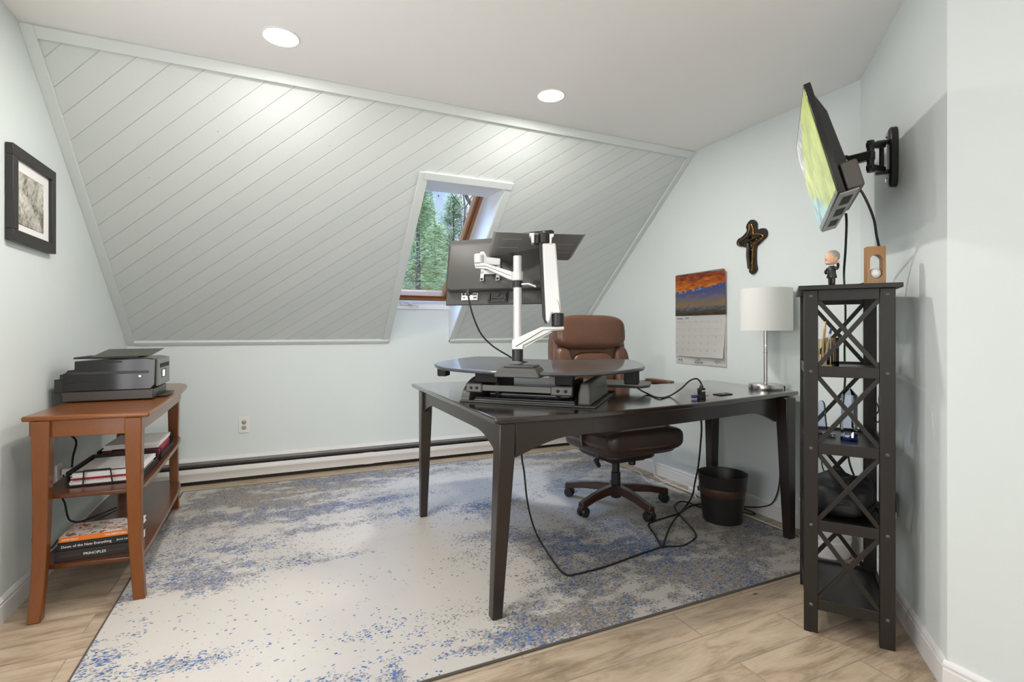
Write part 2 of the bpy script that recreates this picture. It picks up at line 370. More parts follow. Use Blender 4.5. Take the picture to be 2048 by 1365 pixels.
# window in the well
win = thing('window_1', None, None, (1.07, 4.15, 1.3)); win['kind'] = 'structure'
def sp_(s, nn): p = SLOPE @ V((0, s, nn)); return (p.y, p.z)
NW = -.25; S0, S1 = .245, 1.42
side = [(YB, ZK-.01), sp_(0, 0), sp_(WS1, 0), sp_(S1+.02, NW-.05), sp_(S0-.02, NW-.05), (YB+.03, 1.262), (YB, 1.262)]
rv = MB().prism(side, WX0-.03, WX0+.002, yz).prism(side, WX1-.002, WX1+.03, yz)
hd = [sp_(WS1-.003, 0), sp_(WS1+.05, 0), sp_(1.40, -.208), sp_(1.341, -.208)]
rv.prism(hd, WX0-.03, WX1+.03, yz); rv.build('reveal', M['reveal'], win, world=True)
sw = frame(SLOPE @ V((0, 0, NW)), V((1, 0, 0)), V((0, -cs, sn)), V((0, -sn, -cs)))
MB().box(WX0, YB-.014, 1.262, WX1, YB+.04, 1.338).build('sill', M['reveal'], win, bevel=.003, world=True)
def ringbox(mb, x0, y0, x1, y1, w, z0, z1, Mx):
    mb.box(x0, y0, z0, x1, y0+w, z1, Mx).box(x0, y1-w, z0, x1, y1, z1, Mx).box(x0, y0+w, z0, x0+w, y1-w, z1, Mx).box(x1-w, y0+w, z0, x1, y1-w, z1, Mx); return mb
ringbox(MB(), WX0, S0, WX1, S1, .026, -.05, .012, sw).build('liner', M['reveal'], win, world=True)
fr_ = ringbox(MB(), WX0+.026, S0+.02, WX1-.026, S1-.026, .022, -.05, .035, sw)
ringbox(fr_, WX0+.048, S0+.042, WX1-.048, S1-.048, .02, -.05, .018, sw).build('wood_sash', M['winwood'], win, bevel=.003, world=True)
MB().box(WX0+.06, S0+.055, -.03, WX1-.06, S1-.06, -.024, sw).build('pane', M['pane'], win, world=True)
ck = MB().box(.90, YB-.026, 1.292, 1.03, YB-.013, 1.318).ball((.98, YB-.032, 1.305), .014).cyl((.98, YB-.036, 1.305), (1.03, YB-.06, 1.288), .006).ball((1.035, YB-.062, 1.286), .010)
ck.build('crank', M['silver'], win, bevel=.003, world=True)

# baseboards
def board(name, p0, p1, h=.094, lift=0):
    p0, p1 = V((*p0, 0)), V((*p1, 0)); d = (p1-p0).normalized(); nrm = V((-d.y, d.x, 0))
    prof = [(0, 0), (.013, 0), (.013, h*.72), (.0095, h*.74), (.0095, h*.8), (.012, h*.84), (.010, h*.93), (.004, h), (0, h)]
    Mx = frame(p0, nrm, V((0, 0, 1)), d)
    struct(MB().prism(prof, 0, (p1-p0).length, Mx), name, M['trim'])
board('baseboard_right', (AX, AY-.006), (XR, 4.15))
board('baseboard_angled', (BX, BY-.004), (AX, AY+.006))
board('baseboard_near', (BX, YF), (BX, BY+.006))
board('baseboard_left', (XL, YB), (XL, YF))

# ------------------------------------------------------------------ baseboard heater
t = thing('baseboard_heater', 'long white baseboard heater under the window at the back wall', 'heater', (.8, 4.18, 0))
hx0, hx1 = -.9, 2.47
yzx = frame(V((0, 0, 0)), V((0, 1, 0)), V((0, 0, 1)), V((1, 0, 0)))
MB().prism([(4.213, .03), (4.213, .18), (4.180, .165), (4.174, .158), (4.176, .155), (4.207, .168), (4.207, .03)], hx0, hx1, yzx).build('hood', M['white_metal'], t, world=True)
MB().prism([(4.150, .026), (4.150, .073), (4.146, .078), (4.146, .084), (4.153, .110), (4.157, .112), (4.157, .026)], hx0, hx1, yzx).build('front_cover', M['white_metal'], t, world=True)
MB().box(hx0, 4.165, .02, hx1, 4.206, .13).box(hx0, 4.155, .004, hx1, 4.2, .024).build('element_and_gap_shade', M['finbrown'], t, world=True)  # fin element, plus a dark strip for the shaded gap at the floor
MB().box(hx0, 4.160, .128, hx1, 4.172, .133).build('damper', M['grey_metal'], t, world=True)
MB().prism([(4.1485, .024), (4.1485, .073), (4.1445, .078), (4.1445, .085), (4.1515, .112), (4.158, .114), (4.158, .024)], .60, .675, yzx).build('joint_sleeve', M['white_metal'], t, world=True)
MB().prism([(4.213, .004), (4.213, .18), (4.180, .166), (4.15, .112), (4.148, .004)], hx1, hx1+.02, yzx).build('end_cap', M['finbrown'], t, bevel=.002, world=True)

# ------------------------------------------------------------------ outlets
def outlet(x0, y0, z0, Mx, label, covers=False):
    t = thing('wall_outlet', label, 'outlet', (Mx @ V((0, 0, 0)))[:])
    MB().box(-.035, -.0575, 0, .035, .0575, .006, Mx).build('cover_plate', M['trim'], t, bevel=.002, world=True)
    for k in (-1, 1):
        s = MB().lathe([(.0165, .0), (.0165, .008), (.0150, .009)], Mx @ T(0, .0195*k, 0), 24).build('socket', M['ivory'], t, world=True)
        h = MB().box(-.0075, .0195*k-.001, .0088, -.0055, .0195*k+.008, .0096, Mx).box(.0055, .0195*k, .0088, .0075, .0195*k+.007, .0096, Mx)
        h.lathe([(.0025, .0088), (.0025, .0096)], Mx @ T(0, .0195*k-.007, 0), 12)
        h.build('slot', M['slot'], s, world=True)
    return t
backf = lambda x, z: frame(V((x, YB, z)), V((1, 0, 0)), V((0, 0, 1)), V((0, -1, 0)))
leftf = lambda y, z: frame(V((XL, y, z)), V((0, 1, 0)), V((0, 0, 1)), V((1, 0, 0)))
outlet(0, 0, 0, backf(-.241, .391), 'white duplex outlet on the back wall left of the desk')
t = outlet(0, 0, 0, leftf(3.04, .40), 'white outlet low on the left wall behind the wooden console')
MB().box(-.943+.008, 3.05, .36, -.90, 3.11, .43).build('plug_adapter', M['trim'], t, bevel=.004, world=True)

# ------------------------------------------------------------------ downlights
for (x, y, lab) in ((.003, 2.338, 'round recessed ceiling light on the left, nearer the camera'), (1.287, 2.335, 'round recessed ceiling light above the desk chair, smaller in view')):
    t = thing('recessed_light', lab, 'ceiling light', (x, y, HC))
    MB().lathe([(.075, 0), (.075, -.003), (.070, -.005), (.066, -.003), (.066, 0)], None, 40, False).build('trim_ring', M['trim'], t)
    MB().lathe([(.066, -.001), (.066, -.003)], None, 40).build('lens', M['lamp'], t)
def lamp(x, y, p, size=.14):
    l = bpy.data.lights.new('downlight', 'AREA'); l.shape = 'DISK'; l.size = size; l.energy = p; l.color = (1, .965, .92)
    o = bpy.data.objects.new('downlight', l); COL.objects.link(o); o.location = (x, y, HC-.012)
for x, y, p in ((.003, 2.338, 8.5), (1.287, 2.335, 11.5), (-.15, 1.5, 6), (.10, -.6, 2)): lamp(x, y, p)  # third lamp is unseen, placed to brighten the angled wall
dl = bpy.data.lights.new('fill_light_rear', 'AREA'); dl.shape = 'RECTANGLE'; dl.size = 1.5; dl.size_y = 1.3; dl.energy = 30; dl.color = (1, .965, .92)  # fill lamp added at the rear opening, tilted up to lift the ceiling
do = bpy.data.objects.new('fill_light_rear', dl); COL.objects.link(do); do.location = (.1, YF-.10, 1.25); do.rotation_euler = (R(113), 0, 0)
sl_ = bpy.data.lights.new('fill_light_side', 'AREA'); sl_.shape = 'RECTANGLE'; sl_.size = 1.1; sl_.size_y = 1.4; sl_.energy = 15; sl_.color = (1, .97, .93)  # second added fill lamp, for the right-hand walls and under the desk
so = bpy.data.objects.new('fill_light_side', sl_); COL.objects.link(so); so.location = (XL-.09, 1.1, 1.15); so.rotation_euler = (0, -PI/2, R(32))

# ------------------------------------------------------------------ rug
RX0, RX1, RY0, RY1, RT_ = -.589, 2.455, 1.531, 3.985, .007
blobs = [(-.15, 3.70, .62, .42, 1.05, .10), (.75, 3.86, .8, .16, .75, .40), (2.25, 3.72, .38, .34, .8, .30), (.05, 3.25, .5, .2, .65, .50), (-.35, 2.85, .3, .12, .5, .6),
         (.2, 2.95, .3, .07, .6, .3), (-.42, 2.5, .22, .07, .8, .35), (-.2, 2.62, .3, .06, .5, .5), (.45, 3.3, .5, .05, .4, .7), (-.5, 2.1, .1, .3, .35, .75), (1.0, 1.72, .32, .16, .75, .25),
         (1.6, 1.72, .5, .22, .8, .2), (2.2, 1.95, .42, .5, .72, .10), (2.4, 2.95, .22, .7, .55, .15), (1.75, 2.0, .35, .15, .4, .5), (1.32, 2.25, .28, .2, .6, .5), (1.02, 2.5, .2, .1, .35, .4), (.95, 2.32, .2, .04, .3, .15),
         (.6, 1.6, .4, .07, .4, .7), (.05, 1.62, .5, .07, .5, .8), (1.55, 2.05, .3, .12, .5, .6), (1.2, 2.9, .35, .12, .35, .7), (1.9, 3.1, .3, .2, .35, .6), (.75, 3.0, .1, .1, .25, .8), (-.3, 1.95, .2, .05, .3, .8), (.3, 1.9, .1, .05, .25, .9), (.33, 2.52, .3, .03, .3, .4)]
nx, ny = 230, 190
bm = MB(); vs, fs, dn = [], [], []
for j in range(ny+1):
    for i in range(nx+1):
        x = RX0+(RX1-RX0)*i/nx; y = RY0+(RY1-RY0)*j/ny
        xx = x+.12*noise.noise(V((x*2.2, y*2.2, 3))); yy = y+.10*noise.noise(V((x*2.2, y*2.2, 9)))
        D = .018; Bw = .018*.6
        for (bx, by, rx, ry, a, bl) in blobs:
            g_ = a*math.exp(-(((xx-bx)/rx)**2+((yy-by)/ry)**2)); D += g_; Bw += g_*bl
        bl = Bw/D
        f = noise.fractal(V((x*3.2, y*7, 1.7)), .9, 2.1, 4)+.6*noise.fractal(V((x*14, y*18, 5)), 1, 2, 3)
        Dm = max(0, min(1, D*(.9+1.7*f)))
        bl2 = max(0, min(1, bl+.35*noise.noise(V((x*4, y*4, 20)))))
        dn.append((Dm, bl2, min(1, max(0, D*.25-.08)), 1)); vs.append((x, y, RT_))
for j in range(ny):
    for i in range(nx):
        a = j*(nx+1)+i; fs.append((a, a+1, a+nx+2, a+nx+1))
rug = thing('area_rug', 'large cream rug with distressed grey and blue pattern under the desk', 'rug', (.933, 2.758, 0))
bm.mesh(vs, fs); o = bm.build('pile', M['rug'], rug)
ca = o.data.color_attributes.new('weave', 'FLOAT_COLOR', 'POINT'); ca.data.foreach_set('color', [c for q_ in dn for c in q_])
o.data.transform(T(-.933, -2.758, 0))
M['binding'] = plain('rug_binding', '#55504a', .9, c2='#4a4540', bump=.3, bs=400)
bd = MB()
for (a, b) in (((RX0, RY0), (RX1, RY0)), ((RX1, RY0), (RX1, RY1)), ((RX1, RY1), (RX0, RY1)), ((RX0, RY1), (RX0, RY0))): bd.cyl((*a, .0045), (*b, .0045), .0045, None, 8)
bd.build('binding', M['binding'], rug, world=True)
ZR = RT_

# ------------------------------------------------------------------ desk
DZ = .757
desk = thing('executive_desk', 'dark espresso L-shaped desk with tapered legs on the rug', 'desk', (1.6, 2.2, ZR))
front = spline([(.722, 1.735, 0), (.94, 1.712, 0), (1.156, 1.697, 0), (1.425, 1.708, 0), (1.72, 1.732, 0), (2.08, 1.778, 0), (2.535, 1.848, 0)], 6)
inner = spline([(2.565, 2.515, 0), (2.25, 2.47, 0), (2.0, 2.445, 0), (1.72, 2.46, 0), (1.5, 2.55, 0), (1.38, 2.72, 0), (1.36, 3.1, 0)], 6)
top = [(p.x, p.y) for p in front]+[(p.x, p.y) for p in inner]+[(.735, 3.105)]
MB().prism(top, DZ-.024, DZ).build('desktop', M['espresso'], desk, bevel=.007, seg=3, world=True)
def leg4(tx0, ty0, tx1, ty1, bx0, by0, bx1, by1):
    mid = lambda a, b, f: a+(b-a)*f
    rings = []
    for z, f in ((DZ-.024, 0), (.60, .08), (ZR, 1)):
        x0, y0, x1, y1 = mid(tx0, bx0, f), mid(ty0, by0, f), mid(tx1, bx1, f), mid(ty1, by1, f)
        rings.append([(x0, y0, z), (x1, y0, z), (x1, y1, z), (x0, y1, z)])
    return MB().loft(rings[::-1])
for a in ((.744, 1.742, .810, 1.808, .713, 1.739, .754, 1.780), (2.378, 1.80, 2.446, 1.868, 2.382, 1.786, 2.424, 1.828),
          (.738, 2.873, .803, 2.938, .734, 2.874, .773, 2.913), (2.44, 2.36, 2.505, 2.425, 2.44, 2.36, 2.485, 2.405), (1.27, 2.98, 1.335, 3.045, 1.285, 2.985, 1.325, 3.025)):
    leg4(*a).build('leg', M['espresso_leg'], desk, bevel=.004, world=True)
def apron(p, off, z_mid, z_end, run):       # p: list of plan points, arched lower edge
    P = [V((a[0], a[1], 0)) for a in p]; L = [0]
    for i in range(1, len(P)): L.append(L[-1]+(P[i]-P[i-1]).length)
    ra, rb = [], []
    for i, q_ in enumerate(P):
        tg = (P[min(i+1, len(P)-1)]-P[max(i-1, 0)]).normalized(); nr = V((-tg.y, tg.x, 0))*off
        e = min(L[i], L[-1]-L[i]); f = min(1, e/run); zz = z_end+(z_mid-z_end)*math.sin(f*PI/2)
        ra.append([(q_.x, q_.y, zz), (q_.x, q_.y, DZ-.024), (q_.x+nr.x, q_.y+nr.y, DZ-.024), (q_.x+nr.x, q_.y+nr.y, zz)])
    return MB().loft(ra)
fp = [(p.x, p.y+.022) for p in spline([(.81, 1.722, 0), (.94, 1.712, 0), (1.156, 1.699, 0), (1.425, 1.712, 0), (1.72, 1.738, 0), (2.08, 1.785, 0), (2.378, 1.84, 0)], 8)]
apron(fp, .02, .668, .600, .26).build('apron', M['espresso_leg'], desk, bevel=.002, world=True)
lp = [(.752, 1.808+i*(2.873-1.808)/28) for i in range(29)]
apron(lp, -.02, .671, .615, .2).build('apron', M['espresso_leg'], desk, bevel=.002, world=True)
rp = [(2.47, 1.868+i*(2.36-1.868)/12) for i in range(13)]
apron(rp, .02, .66, .615, .15).build('apron', M['espresso_leg'], desk, world=True)
bp = [(2.44-i*(2.44-1.75)/10, 2.40) for i in range(11)]
apron(bp, .02, .68, .64, .15).build('apron', M['espresso_leg'], desk, world=True)
apron([(.803+i*(1.27-.803)/10, 3.02) for i in range(11)], .02, .67, .62, .15).build('apron', M['espresso_leg'], desk, world=True)
gp = [(1.997, 1.928), (1.988, 1.869), (2.09, 1.886), (2.104, 1.941)]
g_ = MB().prism(gp, DZ, DZ+.004).build('cable_grommet', M['blackm'], desk, bevel=.001, world=True)
MB().box(2.03, 1.893, DZ+.004, 2.065, 1.915, DZ+.0046).build('grommet_slot', M['gloss_black'], g_, world=True)

# ------------------------------------------------------------------ sit-stand converter (local x along its width, y away from the camera)
CO = V((.963, 1.992, DZ)); CR = math.atan2(-.698, .716)
cv = thing('standing_desk_converter', 'black height-adjustable converter sitting across the desk corner', 'desk converter', CO[:], CR)
MB().prism([(-.31, 0), (.312, 0), (.312, .6), (-.31, .6)], 0, .008).box(-.235, .0, .008, .225, .05, .018).build('base_plate', M['grey_plastic'], cv, bevel=.004)
MB().prism([(-.235, .008), (.225, .008), (.225, .05), (.15, .10), (-.16, .10), (-.235, .05)], .018, .026).lathe([(.02, -.2), (.02, .2)], T(-.005, .13, .028) @ RY(PI/2), 16).build('base_ridge', M['gloss_black'], cv, bevel=.003)
for sx_ in (-1, 1):
    if sx_ > 0:
        m_ = MB().loft([[(.236, .004, .008), (.292, .004, .008), (.292, .46, .008), (.236, .46, .008)], [(.238, .008, .06), (.291, .008, .06), (.291, .455, .06), (.238, .455, .06)], [(.246, .020, .104), (.284, .020, .104), (.284, .43, .110), (.246, .43, .110)]])
    else:
        pf_ = spline([(0, .008, 0), (.006, .03, 0), (.03, .06, 0), (.09, .092, 0), (.18, .108, 0), (.32, .112, 0), (.43, .11, 0), (.46, .008, 0)], 4)
        m_ = MB().prism([(p.x, p.y) for p in pf_], -.302, -.262, frame(V((0, .004, 0)), V((0, 1, 0)), V((0, 0, 1)), V((1, 0, 0))))
    m_.build('side_cover', M['grey_plastic'], cv, bevel=.010, seg=3)
    xa, xb = (-.262, -.15) if sx_ < 0 else (.12, .20)
    MB().box(xa, .07, .085, xb, .12, .135).box(xa, .09, .03, xa+.02, .30, .10).box(xb-.02, .09, .03, xb, .30, .10).build('lift_bracket', M['blackm'], cv, bevel=.003)
cb = MB().box(-.285, .024, .052, .212, .034, .080).build('cross_bar', M['grey_metal'], cv, bevel=.002)
for xa, xb in ((-.285, -.205), (.115, .212)):
    e = MB().box(xa, .016, .044, xb, .036, .086).build('end_plate', M['grey_metal'], cb, bevel=.006)
    for k in (.35, .7):
        MB().lathe([(.007, 0), (.007, .004), (.004, .005)], T(xa+(xb-xa)*k, .016, .065) @ RX(PI/2), 14).build('bolt', M['blackm'], cb)
PT = T(0, 0, .1335) @ RX(R(3.4))         # the platform dips towards the arm
pl = spline([(-.535, .19, 0), (-.44, .055, 0), (-.28, -.02, 0), (-.02, -.055, 0), (.20, -.045, 0), (.36, .03, 0), (.455, .14, 0), (.49, .215, 0), (.475, .34, 0), (.40, .49, 0), (.24, .50, 0), (.17, .44, 0), (-.18, .44, 0), (-.25, .50, 0), (-.44, .51, 0), (-.52, .34, 0)], 4, True)
MB().prism([(p.x, p.y) for p in pl], .002, .018, PT).build('platform', plain('dark_laminate', '#3e4042', .3, c2='#383a3c', coat=.9), cv, bevel=.008, seg=3)
for x0_, x1_, y_, zl in ((-.515, -.465, .17, .048), (.395, .46, .26, .072)):
    MB().box(x0_, y_, -zl, x1_, y_+.05, -.004, PT).build('tray_hanger', M['blackm'], cv, bevel=.006)
tr_ = MB().prism([(-.45, .50), (.45, .50), (.485, .56), (.48, .74), (.42, .78), (-.42, .78), (-.48, .74), (-.485, .56)], .036, .05)
tr_.box(-.25, .30, .04, .25, .50, .048)
tr_.build('keyboard_tray', M['grey_plastic'], cv, bevel=.004)

# ------------------------------------------------------------------ monitor arm on the converter
W0 = 2.252
arm = thing('monitor_stand', 'silver two-arm monitor stand clamped to the converter, with a raised laptop tray', 'monitor arm', at(1035, 722, W0)[:])
kw_ = dict(world=True)
cm = frame(CO, V((.716, -.698, 0)), V((.698, .716, 0)), V((0, 0, 1)))
cl_ = [[(-.105, -.085, .126), (.095, -.085, .126), (.095, .03, .126), (-.105, .03, .126)], [(-.105, -.085, .138), (.095, -.085, .138), (.095, .03, .138), (-.105, .03, .138)], [(-.085, -.072, .166), (.075, -.072, .166), (.075, .02, .170), (-.085, .02, .170)]]
MB().loft(cl_, True, cm).box(-.07, -.06, .166, .065, .03, .176, cm).build('clamp', M['grey_plastic'], arm, bevel=.004, **kw_)
def vcyl(u, v0, v1, w, r, r2=None): return at(u, v0, w), at(u, v1, w), r, r2
def vz(mb, u, v0, v1, w, r, n=24):
    a, b = at(u, v0, w), at(u, v1, w); b.x, b.y = a.x, a.y
    return mb.cyl(a, b, r, None, n)
vz(MB(), 1035, 722, 699, W0, .0245).build('collar', M['black'], arm, bevel=.002, **kw_)
vz(MB(), 1035, 699, 512, W0, .0185, 28).build('pole', M['silver'], arm, bevel=.003, **kw_)
def slab(pts, wf, th):          # side outline in the picture plane, wf(u) gives its real distance, th its thickness
    a = [at(u, v, wf(u)) for u, v in pts]; m = MB()
    return m.loft([[p-FW*th/2 for p in a], [p+FW*th/2 for p in a]])
la = slab([(1024, 681), (1082, 654.3), (1127.5, 653.5), (1127.5, 660.5), (1103, 662.5), (1046, 691), (1046, 699), (1024, 699)], lambda u: W0-(u-1035)*.0004, .04)
la = la.build('lower_arm', M['silver'], arm, bevel=.003, **kw_)
g2 = slab([(1050, 692.5), (1101, 663.5), (1104.5, 664.5), (1048, 695.5)], lambda u: W0-(u-1035)*.0004, .02); g2.build('cable_cover', M['steel'], la, **kw_)
slab([(1030, 693), (1086, 660), (1127, 658.2), (1127, 658.9), (1087, 661.2), (1032, 694)], lambda u: W0-(u-1035)*.0004, .0416).build('groove', M['grey_metal'], la, **kw_)
W1 = W0-.032
vz(MB(), 1115.5, 653, 627, W1, .027).build('elbow_joint', M['black'], arm, bevel=.003, **kw_)
def w_g(u): return W1
ga = slab([(1084, 488), (1111, 488), (1122.5, 627), (1103, 628), (1100, 644), (1095, 648), (1091, 640)], w_g, .045).build('gas_arm', M['silver'], arm, bevel=.008, seg=3, **kw_)
slab([(1077.5, 486), (1084, 486), (1093.5, 648), (1090, 647), (1085, 634)], lambda u: W1+.006, .04).build('arm_underside', M['black'], ga, bevel=.002, **kw_)
slab([(1105, 627), (1108, 606), (1113, 600), (1118, 606), (1121, 627)], lambda u: W1-.018, .016).build('arm_cap', M['silver'], ga, bevel=.004, **kw_)
vz(MB(), 1087.5, 488, 465.5, W1, .023).build('tray_pivot', M['black'], arm, bevel=.004, **kw_)
tb = slab([(1058.5, 469), (1068.5, 469), (1068, 488), (1063.5, 488), (1062, 476), (1058.5, 474)], lambda u: W1, .05)
tb.build('tilt_bracket', M['silver'], arm, bevel=.002, **kw_)
slab([(1098.5, 470.5), (1107, 470.5), (1106.5, 476), (1103, 477), (1102.5, 490), (1098.5, 490)], lambda u: W1, .05).build('tilt_bracket', M['silver'], arm, bevel=.002, **kw_)
slab([(1068.5, 470), (1078, 470), (1078, 488), (1074, 490), (1068.5, 489)], lambda u: W1, .035).build('tilt_knuckle', M['black'], arm, bevel=.004, **kw_)
# laptop tray
rd = (RT*.989+FW*.149).normalized(); dd = (-RT*.149+FW*.989); dd = (dd*.27+V((0, 0, -.077))).normalized(); up = rd.cross(dd).normalized()
tm = frame(at(1081, 467.5, W0), rd, dd, up)
lt = MB().box(-.198, 0, 0, .198, .282, .0025, tm)
lt.mesh([(.198, 0, 0), (.214, .018, .012), (.214, .27, .012), (.198, .282, 0), (.196, 0, .002), (.2125, .018, .0145), (.2125, .27, .0145), (.196, .282, .002)], [(0, 1, 2, 3), (7, 6, 5, 4), (0, 4, 5, 1), (1, 5, 6, 2), (2, 6, 7, 3)], tm)
lt.mesh([(-.198, 0, 0), (-.206, .01, .012), (-.206, .27, .012), (-.198, .282, 0), (-.196, 0, .002), (-.2045, .01, .0145), (-.2045, .27, .0145), (-.196, .282, .002)], [(3, 2, 1, 0), (4, 5, 6, 7), (1, 5, 4, 0), (2, 6, 5, 1), (3, 7, 6, 2)], tm)
for (x, y, l, r) in ((-.12, .06, .09, 0), (-.12, .15, .09, 0), (.14, .10, .08, 0), (.14, .19, .08, 0), (-.03, .09, .12, PI/2-.1), (.0, .10, .12, PI/2-.1)):
    lt.box(-l/2, -.002, -.0025, l/2, .002, 0, tm @ T(x, y, 0) @ RZ(r))
lt.build('laptop_tray', plain('tray_grey_metal', '#8d8c89', .4, .2, c2='#868582'), arm, bevel=.0008, **kw_)
slab([(1036, 466.5), (1104, 460.2), (1108.5, 463.5), (1107, 471), (1050, 471.5)], lambda u: W0+.03, .006).build('tray_stop', M['blackm'], arm, bevel=.001, **kw_)
# upper arm to the monitor
WE = 2.36
wf = lambda u: W0+(1035-u)/77*(WE-W0)
ua = slab([(949, 528), (968, 527), (1024, 544), (1024, 561.5), (1016, 559), (973, 539), (951, 538)], wf, .034)
vz(ua, 1035, 562, 543.7, W0, .0245); ua = ua.build('upper_arm', M['silver'], arm, bevel=.003, **kw_)
slab([(952, 533.5), (972, 532.8), (1022, 552.5), (1022, 553.6), (972, 534), (952, 534.6)], wf, .0358).build('groove', M['grey_metal'], ua, **kw_)
lr = vz(MB(), 1035, 575.5, 562, W0, .0225).build('lock_ring', M['black'], arm, bevel=.001, **kw_)
MB().cyl(at(1044, 569, W0-.015), at(1060, 568, W0-.03), .006).cyl(at(1058, 568, W0-.03), at(1072, 573.5, W0-.04), .007, .006).build('lever', M['steel'], lr, **kw_)
vz(MB(), 958, 527.5, 508.5, WE, .023).build('wrist_joint', M['silver'], arm, bevel=.005, **kw_)
slab([(960, 505), (968, 504), (974, 515), (1001, 518), (1000.5, 532), (968, 530)], lambda u: WE+.01, .03).build('vesa_block', M['silver'], arm, bevel=.003, **kw_)

# ------------------------------------------------------------------ monitor
cvM = cv.matrix_basis
mc = CO+V((.716, -.698, 0))*(-.196)+V((.698, .716, 0))*.212; mc.z = 1.377
mon = thing('computer_monitor', 'black flat computer monitor seen from behind, held on the silver arm', 'monitor', mc[:], CR)
TL = RX(R(-10)) @ Matrix.Scale(1.02, 4)
MB().box(-.275, .008, -.166, .275, .022, .166, TL).build('front_frame', M['grey_plastic'], mon, bevel=.003)
MB().box(-.268, .0222, -.150, .268, .0226, .158, TL).build('screen', M['gloss_black'], mon)
sh = []
for z, y0 in ((-.092, -.020), (-.098, .0), (-.10, .008)): pass
bt = [(-.268+i*.0536, -.096+.022*(1-abs(1-i/5))**1.0*0) for i in range(11)]
shell = spline([(-.27, -.09, 0), (-.25, -.102, 0), (0, -.108, 0), (.25, -.102, 0), (.27, -.09, 0), (.27, .135, 0), (-.27, .135, 0)], 1, True)
outl = [(-.27, -.085), (-.262, -.10), (-.24, -.104), (.24, -.104), (.262, -.10), (.27, -.085), (.27, .143), (-.27, .143)]
inl = [(-.255, -.07), (-.25, -.092), (-.23, -.097), (.23, -.097), (.25, -.092), (.255, -.07), (.255, .115), (-.255, .115)]
xz = TL @ frame(V((0, 0, 0)), V((1, 0, 0)), V((0, 0, 1)), V((0, -1, 0)))
MB().loft([[(p[0], p[1], -.008) for p in outl], [(p[0], p[1], .018) for p in outl], [(p[0], p[1], .030) for p in inl]], True, xz).build('back_shell', M['grey_plastic'], mon, bevel=.004)
MB().lathe([(.075, .028), (.075, .034), (.068, .036), (.05, .031)], xz @ T(.02, .02, 0), 40).build('mount_recess', M['black'], mon)
MB().box(-.05, -.157, -.008, .05, -.104, .001, xz).box(-.045, -.15, .001, -.036, -.115, .008, xz).box(.036, -.15, .001, .045, -.115, .008, xz).box(-.03, -.14, .001, .03, -.136, .006, xz).lathe([(.012, .001), (.012, .005)], xz @ T(0, -.118, 0), 16).build('stand_recess', M['black'], mon)
pp = MB().box(-.19, -.143, -.0085, -.105, -.108, -.003, xz).build('port_label', M['paper'], mon)
q_ = MB()
for (x, z, w_, h_) in ((-.185, -.12, .012, .012), (-.168, -.12, .006, .009), (-.145, -.118, .014, .014), (-.128, -.12, .008, .008), (-.116, -.12, .006, .01), (-.125, -.135, .016, .005), (-.18, -.134, .01, .004)): q_.box(x, z, -.003, x+w_, z+h_, -.001, xz)
q_.build('port', M['black'], pp)
vp = MB()
for (a, b, c_2, d_) in ((-.05, .03, .05, .05), (-.05, -.052, -.03, .03), (.03, -.052, .05, .03), (-.05, -.02, .05, .0)): vp.box(a-.03, b-.01, .034, c_2-.03, d_-.01, .040, xz)
vp.box(-.055, -.005, .04, -.005, .03, .075, xz)
vp = vp.build('vesa_plate', M['silver'], mon, bevel=.003)
for (x, z) in ((-.07, .03), (.01, .03), (-.07, -.054), (.01, -.054)): MB().lathe([(.006, .04), (.006, .043), (.003, .044)], xz @ T(x, z, 0), 12).build('screw', M['blackm'], vp)
cu1 = MB().tube([at(936.5, 585, 2.47), at(938, 600, 2.44), at(946, 632, 2.44), at(962, 668, 2.46), at(985, 692, 2.48), at(1010, 708, 2.49), at(1030, 719, 2.50), at(1060, 727, 2.52), at(1080, 735, 2.55)], .0042)
single(cu1, 'monitor_cable', M['cord'], 'black cable hanging from the monitor down behind the converter', 'cable')
single(MB().cbox((0, 0, 0), (.016, .012, .03), T(*at(936.5, 586, 2.455)) @ RZ(CR)), 'cable_plug', M['black'], 'black cable plug pushed into the port row of the monitor back', 'plug', bevel=.002)

# ------------------------------------------------------------------ office chair
ch = thing('office_chair', 'brown leather executive office chair with dark wooden star base, behind the desk', 'office chair', (1.89, 2.60, ZR))
zc = -ZR
hub = MB().lathe([(.026, .045), (.032, .05), (.036, .10), (.036, .125), (.029, .13), (.029, .20), (.024, .205), (.024, .30)], None, 24).build('gas_column', M['black'], ch)
MB().lathe([(.040, .075), (.046, .09), (.046, .12), (.038, .128)], None, 24).build('hub', M['black'], ch)
for a in (125, 198, 270.5, 343.5, 56):
    Ma = RZ(R(a)); rings = []
    for r_, zt, zb, hw in ((.03, .128, .075, .030), (.12, .124, .080, .027), (.22, .112, .072, .024), (.30, .094, .056, .023), (.335, .088, .054, .022)):
        rings.append([(r_, -hw, zb), (r_, hw, zb), (r_, hw*.75, zt), (r_, -hw*.75, zt)])
    lg = MB().loft(rings, True, Ma).build('base_leg', M['chairwood'], ch, bevel=.005, seg=3)
    ct = MB()
    for s_ in (-1, 1): ct.lathe([(.012, -.011), (.026, -.010), (.029, -.004), (.029, .006), (.024, .010)], Ma @ T(.312, s_*.017, .029) @ RX(PI/2*s_), 24)
    ct = ct.build('caster', M['black'], lg)
    MB().cyl(Ma @ V((.325, 0, .03)), Ma @ V((.325, 0, .062)), .011).sup((0, 0, 0), (.022, .012, .02), .5, .5, Ma @ T(.318, 0, .048), 16, 8).build('caster_stem', M['black'], lg)
MB().box(-.12, -.13, .29, .12, .13, .345).lathe([(.05, 0), (.035, .03)], T(0, 0, .27), 20).sup((0, 0, .335), (.19, .2, .03), .5, .5).cyl((.03, -.12, .27), (.03, -.12, .30), .022).build('tilt_mechanism', M['black'], ch, bevel=.006)
